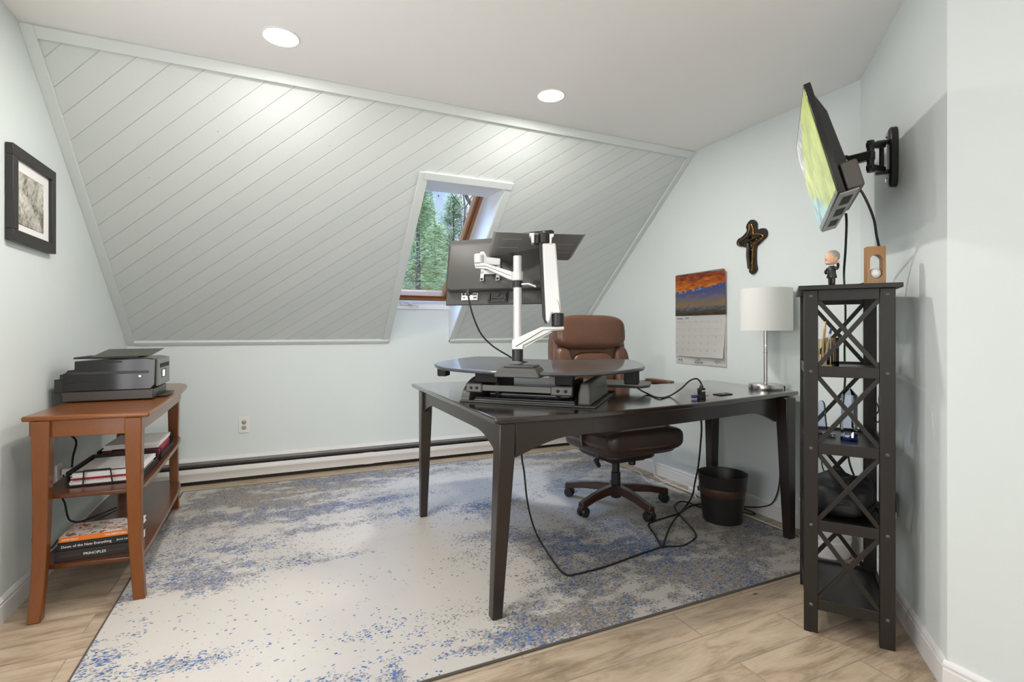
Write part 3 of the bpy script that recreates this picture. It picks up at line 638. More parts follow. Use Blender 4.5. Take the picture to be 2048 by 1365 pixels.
MB().tube([(-.10, -.06, .33), (-.18, -.09, .37), (-.205, -.11, .365), (-.212, -.12, .33), (-.225, -.13, .305)], .008).sup((0, 0, 0), (.03, .012, .012), .5, .5, T(-.222, -.127, .31) @ RY(R(60)), 14, 8).build('lever', M['black'], ch)
st = MB().sup((0, -.04, .455), (.285, .275, .062), .5, .33).sup((0, -.03, .40), (.265, .26, .05), .5, .33)
st.sup((0, -.235, .45), (.27, .095, .075), .6, .4)
st.build('seat', M['leather_d'], ch)
MB().tube([(-.275, .2, .43), (-.283, -.1, .435), (-.265, -.27, .43), (-.2, -.315, .425), (0, -.33, .42), (.2, -.315, .425), (.265, -.27, .43), (.283, -.1, .435), (.275, .2, .43)], .005).build('seat_piping', M['leather'], ch)
BK = T(0, .235, .46) @ RX(R(-6))
bk = MB().sup((0, .035, .33), (.29, .055, .36), .45, .35, BK)
bk.build('backrest', M['leather'], ch)
MB().sup((-.01, -.015, .605), (.270, .062, .115), .55, .42, BK).build('head_cushion', M['leather'], ch)
for s_ in (-1, 1): MB().sup((s_*.225, -.012, .27), (.062, .055, .24), .6, .6, BK).build('side_bolster', M['leather'], ch)
MB().sup((0, -.012, .36), (.165, .045, .115), .6, .5, BK).sup((0, -.018, .14), (.165, .05, .12), .6, .5, BK).build('lumbar_cushion', M['leather'], ch)
for s_ in (-1, 1):
    ar = spline([(s_*.31, .28, .66, ), (s_*.335, .22, .715), (s_*.34, .08, .735), (s_*.34, -.08, .735), (s_*.335, -.14, .715), (s_*.325, -.15, .66), (s_*.30, -.10, .50), (s_*.26, -.05, .40)], 5)
    rings = []
    for i, p in enumerate(ar):
        tg = (ar[min(i+1, len(ar)-1)]-ar[max(i-1, 0)]).normalized(); sd = V((1, 0, 0)); nn = tg.cross(sd).normalized()
        w_ = .026 if i < 22 else .02
        rings.append([p+sd*w_-nn*.012, p+sd*w_+nn*.012, p-sd*w_+nn*.012, p-sd*w_-nn*.012])
    am = MB().loft(rings).build('armrest', M['chairwood'], ch, bevel=.006, seg=3)
    MB().sup((s_*.34, .0, .748), (.03, .12, .014), .5, .4).build('arm_pad', M['leather'], am)

# ------------------------------------------------------------------ waste bin
wb = thing('waste_bin', 'black round waste bin with brown band, beside the right rear desk leg', 'waste bin', (2.285, 2.135, ZR))
MB().lathe([(.098, 0), (.104, .004), (.132, .262), (.134, .268), (.131, .268), (.128, .262), (.100, .008), (0.001, .006)], None, 48).build('body', M['black'], wb)
MB().lathe([(.1212, .152), (.1225, .154), (.1268, .194), (.1262, .196)], None, 48, False).build('band', M['copper'], wb)

# ------------------------------------------------------------------ table lamp
tl = thing('table_lamp', 'table lamp with white drum shade and steel stem on the desk', 'lamp', (2.450, 1.985, DZ))
MB().lathe([(.086, 0), (.088, .003), (.088, .026), (.085, .030), (.012, .031), (.011, .04)], None, 48).build('base', M['steel'], tl)
sm = MB().lathe([(.0105, .03), (.0105, .36)], None, 20).build('stem', M['steel'], tl)
MB().lathe([(.0105, .20), (.0125, .202), (.0125, .206), (.0105, .208)], None, 20).cyl((-.01, -.008, .243), (-.022, -.016, .243), .005).build('switch', M['steel'], sm)
MB().lathe([(.131, .556), (.1335, .556), (.1345, .325), (.132, .325)], None, 56, False).lathe([(.131, .556), (.132, .325)], None, 56, False).build('shade', M['shade'], tl)
sp2 = MB().lathe([(.014, .345), (.014, .40)], None, 16)
for a in range(3): sp2.cyl((0, 0, .352), (.131*math.cos(a*2.094), .131*math.sin(a*2.094), .352), .002, None, 6)
sp2.build('shade_spider', M['steel'], tl)
MB().lathe([(.012, .40), (.028, .43), (.03, .455), (.02, .48), (.002, .487)], None, 20).build('bulb', M['trim'], tl)
dlc = [V((2.530, 1.955, DZ+.006)), V((2.553, 1.95, DZ+.012)), V((2.571, 1.96, DZ+.004)), V((2.576, 1.97, DZ-.06)), V((2.574, 2.0, .55)), V((2.570, 1.99, .32)), V((2.568, 1.995, .2)), V((2.565, 2.03, .10)), V((2.565, 2.10, .052)), V((2.56, 2.2, .02)), V((2.50, 2.27, .01)), V((2.45, 2.29, .011)), V((2.47, 2.2, .011)), V((2.52, 2.12, .006)), V((2.55, 2.16, .006)), V((2.545, 2.24, .006)), V((2.5, 2.33, .012))]
single(MB().tube(dlc, .0035), 'lamp_cable', M['cord'], 'black lamp cord dropping off the desk behind the right front leg', 'cable')

# ------------------------------------------------------------------ plug and cable on the desk
up_ = thing('power_plug', 'black upright plug block with blue connector standing on the desk', 'plug', (1.832, 1.838, DZ))
MB().box(-.016, -.013, 0, .016, .013, .018).box(-.014, -.012, .018, .014, .012, .05).lathe([(.010, .05), (.008, .062), (.005, .066)], None, 14).box(-.022, -.006, .03, -.012, .006, .048).box(.012, -.006, .034, .020, .006, .05).build('body', M['black'], up_, bevel=.002)
MB().text('RAM', .011, T(.002, -.0125, .034) @ RX(PI/2), .0005, 'CENTER').build('marking', M['txtw'], up_)
MB().box(-.038, -.005, .008, -.016, .005, .016).build('connector_shaft', M['black'], up_)
MB().box(-.058, -.007, .005, -.036, .007, .019).build('connector', plain('violet_blue_plastic', '#3c3a78', .35), up_, bevel=.001)
MB().cyl((.016, 0, .012), (.045, 0, .013), .003).box(.016, -.005, .006, .024, .005, .018).build('pin', M['steel'], up_)
cb2 = [at(1257, 764, 2.62), at(1275, 777, 2.60), at(1295, 788, 2.585)]+[fl(1318, 796, DZ+.005), fl(1340, 792, DZ+.005)]+[at(1362, 778, 2.47), at(1378, 763, 2.46), at(1391, 758, 2.455), at(1399, 762, 2.45), at(1404, 772, 2.445), V((1.832, 1.838, DZ+.064))]
single(MB().tube(cb2, .004), 'usb_cable', M['cord'], 'black cable looping from the converter tray to the upright plug', 'cable')

# ------------------------------------------------------------------ floor cables
def fpts(L, z=ZR+.004): return [fl(u, v, z) for u, v in L]
ca_ = [V((1.05, 1.95, .70)), at(1046, 895, 2.28), at(1049, 950, 2.40), at(1055, 1005, 2.52), at(1066, 1050, 2.62)]+fpts([(1082, 1086), (1112, 1131), (1130, 1149), (1150, 1150), (1215, 1133), (1270, 1113), (1325, 1095), (1365, 1092), (1391, 1076), (1386, 1060), (1368, 1040), (1355, 1026), (1350, 1012), (1360, 1004), (1378, 1006), (1400, 1015), (1420, 1018)])
single(MB().tube(ca_, .0045), 'black_cable', M['cord'], 'black cord hanging near the left front desk leg and looping across the rug', 'cable')
cbp = [V((2.02, 2.05, .70)), at(1403, 850, 2.72), at(1401, 890, 2.76), at(1397, 930, 2.80), at(1390, 965, 2.84)]+[at(1385, 990, 2.85)]+fpts([(1374, 1010), (1345, 1045), (1332, 1075), (1325, 1096), (1318, 1085), (1308, 1068), (1297, 1050), (1312, 1042), (1330, 1036), (1358, 1027), (1380, 1013), (1405, 1008)], ZR+.009)
single(MB().tube(cbp, .0048), 'black_cable', M['cord'], 'black cord hanging beside the waste bin and doubling back on the rug', 'cable')
wc_ = fpts([(1235, 938), (1255, 941), (1278, 945), (1288, 957), (1302, 967), (1325, 967), (1345, 965)], .006)
wc_ += [V((2.52, 2.78, .03)), V((2.535, 2.70, .035)), V((2.525, 2.62, .02)), V((2.48, 2.56, .012)), V((2.42, 2.47, .012))]
single(MB().tube(wc_, .004), 'white_cable', M['cordw'], 'white cable along the right wall behind the chair base', 'cable')
wl = [V((2.568, 3.05, .25)), V((2.566, 3.06, .12)), V((2.545, 3.02, .012)), V((2.50, 2.93, .011)), V((2.478, 2.8, .011)), V((2.475, 2.5, .011)), V((2.474, 2.2, .005)), V((2.473, 2.0, .005)), V((2.472, 1.86, .005)), V((2.47, 1.68, .005)), V((2.44, 1.62, .005))]
single(MB().tube(wl, .0045), 'white_cable', M['cordw'], 'straight white cable lying along the right edge of the rug', 'cable')
ps = thing('power_strip', 'white power strip on the floor behind the waste bin', 'power strip', (2.515, 2.50, 0), R(88))
MB().box(-.13, -.022, 0, .13, .022, .03).build('housing', M['trim'], ps, bevel=.006)
for k in (-.07, .03): MB().box(k-.018, -.015, .03, k+.018, .015, .06).build('plug', M['black'], ps, bevel=.004)

# ------------------------------------------------------------------ console table
ct_ = thing('console_table', 'cherry-brown wooden console table with two shelves along the left wall', 'console table', (-.70, 3.08, 0))
ol = [(p.x, p.y) for p in spline([(-.476, 2.447, 0), (-.474, 2.6, 0), (-.476, 2.85, 0), (-.482, 3.1, 0), (-.492, 3.4, 0), (-.510, 3.6, 0), (-.545, 3.70, 0), (-.60, 3.735, 0)], 5)]+[(-.885, 3.735), (-.885, 2.495)]
KZ = .757
MB().prism(ol, KZ-.02, KZ).build('tabletop', M['cherry'], ct_, bevel=.007, seg=3, world=True)
def inset(ol, f): return [(-.70+(x+.70)*f[0], 3.09+(y-3.09)*f[1]) for x, y in ol]
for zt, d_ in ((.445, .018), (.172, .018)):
    MB().prism(inset(ol, (.86, .925)), zt-d_, zt).build('shelf', M['cherry_shaded'], ct_, bevel=.004, world=True)
def sabre(top, bot, w, kx, ky):       # leg curving outwards to its foot
    rings = []
    for z, f, s in ((KZ-.02, 0, 1.0), (.60, .02, .92), (.40, .08, .80), (.22, .28, .74), (.10, .62, .70), (0, 1, .68)):
        cx = top[0]+(bot[0]-top[0])*f; cy = top[1]+(bot[1]-top[1])*f; h = w*s/2
        rings.append([(cx-h, cy-h, z), (cx+h, cy-h, z), (cx+h, cy+h, z), (cx-h, cy+h, z)])
    return MB().loft(rings[::-1])
for tp, bt_ in (((-.825, 2.515), (-.826, 2.450)), ((-.532, 2.49), (-.512, 2.485)), ((-.585, 3.645), (-.577, 3.645)), ((-.845, 3.68), (-.84, 3.70))):
    sabre(tp, bt_, .058, 0, 0).build('leg', M['cherry_v'], ct_, bevel=.004, world=True)
MB().loft([[(-.80, 2.500, z0_), (-.56, 2.478, z1_), (-.56, 2.498, z1_), (-.80, 2.520, z0_)] for z0_, z1_ in ((.672, .672), (KZ-.02, KZ-.02))]).build('end_apron', M['cherry'], ct_, bevel=.002, world=True)
fa = [(x-.03, y) for x, y in ol[2:-6]]
apron_rings = [[(x, y, KZ-.075), (x, y, KZ-.02), (x-.018, y, KZ-.02), (x-.018, y, KZ-.075)] for x, y in fa]
MB().loft(apron_rings).build('front_apron', M['cherry'], ct_, world=True)
MB().box(-.875, 2.54, KZ-.08, -.857, 3.66, KZ-.02).build('back_apron', M['cherry'], ct_, world=True)

# ------------------------------------------------------------------ printer
pr_ = thing('printer', 'black multifunction printer on top of the wooden console table', 'printer', (-.71, 3.03, KZ))
x0, x1, y0, y1 = -.895, -.533, 2.888, 3.19
b = MB().box(x0+.01, y0+.002, KZ+.004, x1-.012, y1, KZ+.05).build('base', plain('warm_black_plastic', '#34302c', .4), pr_, bevel=.004, world=True)
body = MB().prism([(x0+.012, KZ+.048), (x1-.022, KZ+.048), (x1-.004, KZ+.07), (x1, KZ+.19), (x1-.04, KZ+.198), (x0+.055, KZ+.186), (x0+.055, KZ+.148), (x0+.03, KZ+.146), (x0+.025, KZ+.135), (x0+.012, KZ+.13)], -y1, -y0, frame(V((0, 0, 0)), V((1, 0, 0)), V((0, 0, 1)), V((0, -1, 0))))
body = body.build('body', M['gloss_black'], pr_, bevel=.005, seg=3, world=True)
MB().box(x0-.022, y0+.02, KZ+.045, x0+.03, y1-.03, KZ+.105).box(x0, y0+.012, KZ+.10, x0+.04, y1-.02, KZ+.128).build('rear_duplexer', M['black'], pr_, bevel=.003, world=True)
MB().box(x0+.03, y0-.0015, KZ+.125, x1-.03, y0+.003, KZ+.138).build('side_rail', M['black'], body, bevel=.001, world=True)
MB().box(x0+.17, y0-.001, KZ+.178, x0+.23, y0+.003, KZ+.184).build('hand_grip', M['blackm'], body, world=True)
MB().box(x1-.068, y0-.002, KZ+.108, x1-.060, y0+.002, KZ+.116).build('side_latch', M['steel'], body, world=True)
MB().box(x0+.02, y0-.001, KZ+.092, x0+.165, y0+.001, KZ+.0935).box(x0+.164, y0-.001, KZ+.06, x0+.1655, y0+.001, KZ+.0935).build('side_panel', M['blackm'], body, world=True)
cp = MB().box(x1-.006, y0+.02, KZ+.06, x1+.004, y1-.01, KZ+.19).build('control_panel', plain('silver_grey_panel', '#6f6e6a', .3, .2), pr_, bevel=.003, world=True)
MB().box(x1+.0035, y0+.06, KZ+.145, x1+.005, y1-.03, KZ+.165).build('paper_slot', M['blackm'], cp, world=True)
scr = MB().box(x1+.0035, y0+.10, KZ+.095, x1+.0055, y0+.19, KZ+.135).build('display', M['blackm'], cp, world=True)
MB().box(x1+.0055, y0+.11, KZ+.099, x1+.006, y0+.165, KZ+.131).build('display_glow', emis('printer_display', '#d9e2ee', .9), scr, world=True)
MB().box(x1-.02, y0+.09, KZ+.004, x1+.028, y1-.03, KZ+.014).build('output_tray', M['black'], pr_, bevel=.002, world=True)
MB().box(x0+.045, y0+.02, KZ+.195, x1-.075, y1-.06, KZ+.203).build('document_feeder', M['blackm'], pr_, bevel=.003, world=True)
MB().loft([[(x0+.10, y0+.05, KZ+.203), (x1-.03, y0+.05, KZ+.205), (x1-.03, y0+.054, KZ+.205), (x0+.10, y0+.054, KZ+.203)], [(x0+.115, y1-.03, KZ+.232), (x1-.015, y1-.03, KZ+.234), (x1-.015, y1-.026, KZ+.234), (x0+.115, y1-.026, KZ+.232)]]).build('feeder_cover', M['grey_plastic'], pr_, bevel=.001, world=True)

# ------------------------------------------------------------------ letter trays and papers on the middle shelf
SZ = .445
def letter_tray(y0, lab, wire):
    t = thing('letter_tray', lab, 'letter tray', (-.655, y0+.165, SZ), 0, None)
    x0, x1, y1 = -.785, -.535, y0+.32
    b = MB().box(x0, y0, SZ+.003, x1, y1, SZ+.006).box(x0, y0, SZ+.006, x0+.003, y1, SZ+.062).box(x1-.003, y0, SZ+.006, x1, y1, SZ+.030).box(x0, y1-.003, SZ+.006, x1, y1, SZ+.062)
    b.build('mesh_body', M['blackm'], t, world=True)
    MB().path([(x0, y0, SZ+.062), (x0, y1, SZ+.062), (x1, y1, SZ+.062)], .0028).path([(x0, y0, SZ+.062), (x1, y0, SZ+.058)], .0022).path([(x1, y0, SZ+.058), (x1, y0, SZ+.006)], .0022).path([(x0, y0, SZ+.062), (x0, y0, SZ+.004)], .003).build('rim_wire', M['blackm'], t, world=True)
    MB().path([(x0+.055, y0-.008, SZ+.006), (x0+.058, y0-.008, SZ+.066), (x0+.145, y0-.008, SZ+.066), (x0+.152, y0-.008, SZ+.006)], .0026).build('front_hoop', M['blackm'], t, world=True)
    if wire: MB().path([(x1, y1-.05, SZ+.03), (x1, y1-.05, SZ+.10), (x1+.0, y1-.005, SZ+.10), (x1, y1-.005, SZ+.03)], .0026).build('side_hoop', M['blackm'], t, world=True)
    return t
letter_tray(2.615, 'black wire letter tray nearer the camera on the middle console shelf', False)
letter_tray(3.0, 'black wire letter tray at the far end of the middle console shelf', True)
def sheets(x0, y0, x1, y1, z0, z1, m, lab, cat='papers', nm='paper_stack', k=6, rz=0):
    mb = MB(); h = (z1-z0)/k; cx, cy = (x0+x1)/2, (y0+y1)/2
    for i in range(k):
        dx, dy = random.uniform(-.004, .004), random.uniform(-.006, .006)
        mb.box(x0-cx+dx, y0-cy+dy, z0+h*i, x1-cx+dx, y1-cy+dy, z0+h*(i+.85), T(cx, cy, 0) @ RZ(rz+random.uniform(-.015, .015)))
    return single(mb, nm, m, lab, cat)
sheets(-.778, 2.63, -.545, 2.915, SZ+.007, SZ+.024, M['paper'], 'white papers at the bottom of the nearer letter tray')
sheets(-.772, 2.625, -.548, 2.91, SZ+.024, SZ+.034, M['red'], 'red folder between white papers in the nearer letter tray', 'folder', 'red_folder', 2)
sheets(-.772, 2.63, -.542, 2.915, SZ+.034, SZ+.052, M['paper'], 'white papers on top of the red folder in the nearer letter tray')
sheets(-.775, 3.015, -.548, 3.30, SZ+.007, SZ+.058, M['red'], 'thick red folder in the far letter tray', 'folder', 'red_folder', 3)
sheets(-.770, 3.02, -.548, 3.30, SZ+.058, SZ+.084, M['paper'], 'white papers piled on the thick red folder in the far tray')

# ------------------------------------------------------------------ books on the bottom shelf
BZ = .172
def book(x0, y0, w, d, z0, h, cover, lab, texts, rz=0):
    t = thing('book', lab, 'book', (x0+w/2, y0+d/2, z0), rz)
    MB().prism([(-w/2, -d/2), (w/2, -d/2), (w/2, d/2), (-w/2, d/2)], 0, .0022).prism([(-w/2, -d/2), (w/2, -d/2), (w/2, d/2), (-w/2, d/2)], h-.0022, h).box(-w/2, -d/2, 0, w/2, -d/2+.003, h).build('cover', cover, t, bevel=.0008)
    MB().box(-w/2+.004, -d/2+.003, .0022, w/2-.004, d/2-.004, h-.0022).build('pages', M['paper'], t)
    for (s, x, z, size, m) in texts:
        MB().text(s, size, T(x, -d/2-.0002, z) @ RX(PI/2), .0004, 'LEFT').build('spine_lettering', M[m], t)
    return t
book(-.802, 2.548, .262, .175, BZ, .043, plain('charcoal_cover', '#23211f', .5), 'thick dark hardcover at the bottom of the book pile', [('LIFE & WORK', -.115, .018, .011, 'txtr'), ('PRINCIPLES', -.040, .0165, .0145, 'txtw'), ('RAY DALIO', .040, .018, .011, 'txtr')], R(-1))
book(-.795, 2.552, .252, .165, BZ+.043, .030, plain('black_jacket', '#15171a', .4), 'black hardcover in the middle of the book pile', [('Dawn of the New Everything', -.115, .010, .0135, 'txtw'), ('Jaron Lanier', .062, .012, .0105, 'txtw')], R(1))
n = NT('white_arrow_cover'); c_ = n.coord((1, 1, 1)); f = n.noise(c_, 42, 2, .5, 1.5)
n.col(n.mix(n.math('GREATER_THAN', f, .57), n.mix(n.math('LESS_THAN', n.noise(c_, 30, 1), .36), '#e9e4da', '#6b6862'), '#c4602a')); n.set(Roughness=.4); M['arrow'] = n.m
tb_ = book(-.790, 2.556, .252, .165, BZ+.073, .021, M['arrow'], 'orange-spined paperback with white cover on top of the book pile', [], R(0))
MB().box(-.126, -.0832, .0005, .126, -.0822, .0205).build('spine', M['orange'], tb_)
MB().text('KEVIN KELLY', .009, T(-.118, -.0834, .007) @ RX(PI/2), .0003).text('THE INEVITABLE', .010, T(.018, -.0834, .007) @ RX(PI/2), .0003).build('spine_lettering', M['txtw'], tb_)

# cords behind the console
single(MB().tube([(-.87, 3.0, .77), (-.90, 2.98, .70), (-.905, 3.0, .62), (-.88, 3.05, .56), (-.90, 3.08, .48), (-.905, 3.08, .42)], .0045), 'printer_cable', M['cord'], 'black printer cord running down the left wall to the outlet', 'cable')
single(MB().tube([(-.905, 2.98, .42), (-.90, 2.95, .33), (-.885, 2.93, .30), (-.875, 2.93, .24), (-.865, 2.95, .21), (-.84, 3.02, .186), (-.76, 3.2, .179)], .004), 'loose_cord', M['cord'], 'thin black cord drooping onto the bottom console shelf', 'cable')
single(MB().tube([(-.905, 2.66, .245), (-.90, 2.655, .225), (-.885, 2.66, .20), (-.86, 2.70, .184), (-.87, 2.80, .18)], .004), 'loose_cord', M['cord'], 'short black cord end beside the book pile', 'cable')

# ------------------------------------------------------------------ framed picture
pf = thing('picture_frame', 'black framed monochrome print on the left wall', 'picture', (XL, 2.7325, 1.425))
fz0, fz1, fy0, fy1 = 1.425, 1.793, 2.53, 2.935
lf = frame(V((XL, 0, 0)), V((0, 1, 0)), V((0, 0, 1)), V((1, 0, 0)))
fm = ringbox(MB(), fy0, fz0, fy1, fz1, .044, .002, .026, lf).build('frame', plain('black_brown_frame', '#25231f', .45), pf, bevel=.002, world=True)
MB().box(fy0+.04, fz0+.04, .010, fy1-.04, fz1-.04, .013, lf).build('mat_board', M['paper'], pf, world=True)
n = NT('grey_print'); c_ = n.coord(); f = n.noise(c_, 9, 4, .6, .5); sp_n = n.new('ShaderNodeSeparateXYZ'); n.link(c_, sp_n.inputs[0])
h_ = n.math('MULTIPLY_ADD', sp_n.outputs[2], 2.6, .30)
rings_ = n.new('ShaderNodeTexGradient', gradient_type='SPHERICAL'); mp = n.new('ShaderNodeMapping'); mp.inputs['Scale'].default_value = (1, 12, 9); mp.inputs['Location'].default_value = (0, -.0, 0); n.link(c_, mp.inputs[0])
vv = n.math('ADD', n.math('MULTIPLY', f, .75), n.math('MULTIPLY', n.noise(c_, 60, 2), .35))
n.col(n.ramp(vv, [(.34, '#37352f'), (.46, '#7a766c'), (.57, '#b5b1a4'), (.7, '#dcd9ce')])); n.set(Roughness=.6); M['print'] = n.m
o = MB().box(-.1225, -.1025, .0132, .1225, .1025, .0142, frame(V((0, 0, 0)), V((0, 1, 0)), V((0, 0, 1)), V((1, 0, 0)))).build('print', M['print'], pf)
o.location = (0, (2.59+2.835)/2-2.7325, 1.6025-1.425)
MB().box(-.124, -.104, .0131, .124, .104, .0136, frame(V((0, (2.59+2.835)/2-2.7325, 1.6025-1.425)), V((0, 1, 0)), V((0, 0, 1)), V((1, 0, 0)))).build('print_border', M['txtd'], pf)

# ------------------------------------------------------------------ wall calendar
cal = thing('wall_calendar', 'wall calendar with orange sunset mountain photo above the month page', 'calendar', (XR, 2.60, .85))
CY0 = 2.828; CW = .452
def cp_(a, z, out): return (XR-out, CY0-a, z)
def page(z0, z1, outf, nxp=16, nyp=16, x0=0, x1=CW):
    vs, fs = [], []
    for j in range(nyp+1):
        for i in range(nxp+1):
            a, b = i/nxp, j/nyp; vs.append(cp_(x0+(x1-x0)*a, z0+(z1-z0)*b, outf(a, b)))
    for j in range(nyp):
        for i in range(nxp):
            k = j*(nxp+1)+i; fs.append((k, k+1, k+nxp+2, k+nxp+1))
    m = MB().mesh(vs, fs); r = bmesh.ops.solidify(m.bm, geom=m.bm.faces[:], thickness=.0007); return m
n = NT('sunset_photo'); c_ = n.coord(); sx = n.new('ShaderNodeSeparateXYZ'); n.link(c_, sx.inputs[0])
A_ = sx.outputs[1]; Z_ = n.math('SUBTRACT', sx.outputs[2], .336)    # 0..~.285 up the photo
Zn = n.math('DIVIDE', Z_, .285)
cld = n.noise(n.coord((1, 2, 7)), 6, 4, .6, .4)
sky = n.ramp(n.math('ADD', n.math('MULTIPLY', cld, .75), n.math('MULTIPLY', n.math('SUBTRACT', 1.0, Zn), .55)), [(.36, '#7a423a'), (.46, '#bf5f2a'), (.58, '#e5862c'), (.72, '#f6c068')])
rg = n.noise(n.coord((1, 1, .001)), 17, 5, .6)
ridge = n.math('ADD', n.math('MULTIPLY', rg, .20), n.math('MULTIPLY_ADD', A_, -.28, .55))
sn_ = n.ramp(n.noise(c_, 40, 3), [(.42, '#3c4a86'), (.6, '#5866a0'), (.72, '#c9c8dd')])
mtn = n.ramp(n.math('ADD', Zn, n.math('MULTIPLY', n.math('SUBTRACT', n.noise(n.coord((1, 2, 8)), 8, 5), .5), .35)), [(.02, '#4a4230'), (.10, '#66594a'), (.18, '#75808c'), (.25, '#b08a62'), (.33, '#93877f'), (.42, '#85808f'), (.52, '#6a6f9c'), (.66, '#5064a2')])
dz = n.math('SUBTRACT', ridge, Zn)
mtn = n.mix(n.math('MULTIPLY', n.math('LESS_THAN', dz, .05), n.math('GREATER_THAN', n.noise(c_, 45, 4), .56)), mtn, '#b9b6d4')
n.col(n.mix(n.math('GREATER_THAN', Zn, ridge), mtn, sky)); n.set(Roughness=.35); M['sunset'] = n.m
page(1.186, 1.472, lambda a, b: .012+.010*a*b+.002*math.sin(a*3)).build('photo_page', M['sunset'], cal, world=True)
mo = lambda a, b: .010+(1-b)**1.5*(.004+.020*a)+.003*math.sin(a*PI)*(1-b)
page(.905, 1.186, mo, x1=.447).build('month_page', M['paper'], cal, world=True)
page(.852, 1.18, lambda a, b: .006+.004*(1-b)*a).build('back_page', M['paper'], cal, world=True)
page(1.468, 1.478, lambda a, b: .006+.02*a, 8, 2).build('top_binding', plain('grey_card', '#9aa0a0', .6), cal, world=True)
def ctext(mb, s, a, z, size, out, **k):
    return mb.text(s, size, frame(V(cp_(a, z, out)), V((0, -1, 0)), V((0, 0, 1)), V((-1, 0, 0))), .0004, **k)
mo_ = lambda a, z: mo(a/.447, (z-.905)/.281)+.0012
m_ = MB(); ctext(m_, 'November ', .014, 1.163, .013, mo_(.05, 1.163), shear=.3); ctext(m_, '2025', .095, 1.163, .0165, mo_(.1, 1.163), shear=.3); m_.build('month_heading', M['txtb'], cal, world=True)
m_ = MB(); colx = [.012, .075, .130, .187, .245, .307, .372]; dn_ = 1
for i, s in enumerate(('Sun', 'Mon', 'Tue', 'Wed', 'Thu', 'Fri', 'Sat')): ctext(m_, s, colx[i], 1.142, .008, mo_(colx[i], 1.142))
rows = [1.127, 1.083, 1.037, .991, .945]
for r_ in range(5):
    for c2_ in range(7):
        if r_ == 0 and c2_ < 6: continue
        ctext(m_, str(dn_), colx[c2_], rows[r_], .0115, mo_(colx[c2_], rows[r_])); dn_ += 1
ctext(m_, '30', colx[0], .928, .0105, mo_(colx[0], .928))
m_.build('dates', M['txtg'], cal, world=True)
m_ = MB()
for z in (1.138, 1.096, 1.05, 1.004, .958):
    for i in range(8):
        a0, a1 = .01+i*.0525, .01+(i+1)*.0525
        p = [cp_(a0, z, mo_(a0, z)-.0004), cp_(a1, z, mo_(a1, z)-.0004), cp_(a1, z+.0008, mo_(a1, z)-.0004), cp_(a0, z+.0008, mo_(a0, z)-.0004)]; m_.mesh(p, [(0, 1, 2, 3)])
m_.build('grid_lines', plain('pale_grey_ink', '#c3c3c1', .8), cal, world=True)
m_ = MB(); ctext(m_, 'B', .030, .872, .019, .0115); ctext(m_, 'B', .055, .870, .019, .0115); m_.mesh([cp_(.048, .864, .0115), cp_(.0492, .864, .0115), cp_(.0492, .890, .0115), cp_(.048, .890, .0115)], [(0, 1, 2, 3)])
m_.build('letter_logo', M['txtd'], cal, world=True)
m_ = MB(); ctext(m_, '901-765-4600', .185, .862, .0135, .0125); ctext(m_, 'insurance & services', .190, .878, .0065, .0125); ctext(m_, 'of the county', .205, .887, .0055, .0125); m_.build('phone_print', M['txtd'], cal, world=True)
ringp = [cp_(.385+.022*math.cos(q)*1.0, .872+.012*math.sin(q), .014) for q in [PI*.05+PI*.9*i/10 for i in range(11)]]
m_ = MB().tube(ringp, .0012, 5, k=2); ctext(m_, 'LPG', .372, .868, .010, .014); m_.build('round_emblem', M['txtd'], cal, world=True)

# ------------------------------------------------------------------ crucifix
cf = thing('crucifix', 'dark bronze and gold crucifix on the right wall above the calendar', 'crucifix', (XR, 2.17, 1.42))
def xp(a, z): return (2.285-a, z)          # a grows to the right in view
cr_ol = spline([(.095, .328, 0), (.072, .312, 0), (.062, .29, 0), (.068, .268, 0), (.05, .25, 0), (.028, .236, 0), (.004, .228, 0), (-.008, .208, 0), (0, .186, 0), (.025, .18, 0), (.048, .172, 0), (.066, .162, 0), (.070, .12, 0), (.080, .085, 0), (.086, .062, 0), (.084, .035, 0), (.085, .015, 0), (.104, .0, 0), (.126, .008, 0), (.140, .03, 0), (.134, .06, 0), (.132, .11, 0), (.136, .16, 0), (.15, .172, 0), (.178, .192, 0), (.202, .21, 0), (.208, .236, 0), (.195, .258, 0), (.17, .264, 0), (.146, .262, 0), (.138, .275, 0), (.138, .30, 0), (.12, .322, 0)], 4, True)
def cmap(pts): return [(2.285-p.x, 1.42+p.y) for p in pts]
wl_ = frame(V((XR, 0, 0)), V((0, 1, 0)), V((0, 0, 1)), V((-1, 0, 0)))
MB().prism(cmap(cr_ol), .0, .014, wl_).build('cross', M['bronze'], cf, bevel=.003, world=True)
go = MB()
def wp(a, z, o_): return V((XR-o_, 2.285-a, 1.42+z))
go.tube([wp(.105, .30, .016), wp(.118, .27, .016), wp(.12, .24, .016), wp(.15, .232, .016), wp(.18, .222, .016), wp(.186, .21, .016), wp(.17, .196, .016), wp(.14, .185, .016), wp(.122, .165, .016), wp(.114, .12, .016), wp(.113, .06, .016), wp(.11, .02, .016)], .0055)
go.tube([wp(.09, .30, .016), wp(.088, .262, .016), wp(.06, .224, .016), wp(.03, .215, .016), wp(.012, .20, .016), wp(.02, .182, .016)], .005)
for i in range(60):
    a_ = random.choice([(.105+random.gauss(0, .008), random.uniform(.02, .30)), (random.uniform(.02, .18), .20+random.gauss(0, .012))]); go.ball(wp(a_[0], a_[1], .016), random.uniform(.002, .0045), None, 6, 4)
go.build('gold_scrollwork', M['gold'], cf, world=True)
fg = MB().tube([wp(.09, .185, .026), wp(.092, .15, .027), wp(.09, .11, .026), wp(.094, .07, .025), wp(.096, .035, .022)], .011).ball(wp(.088, .228, .026), .013)
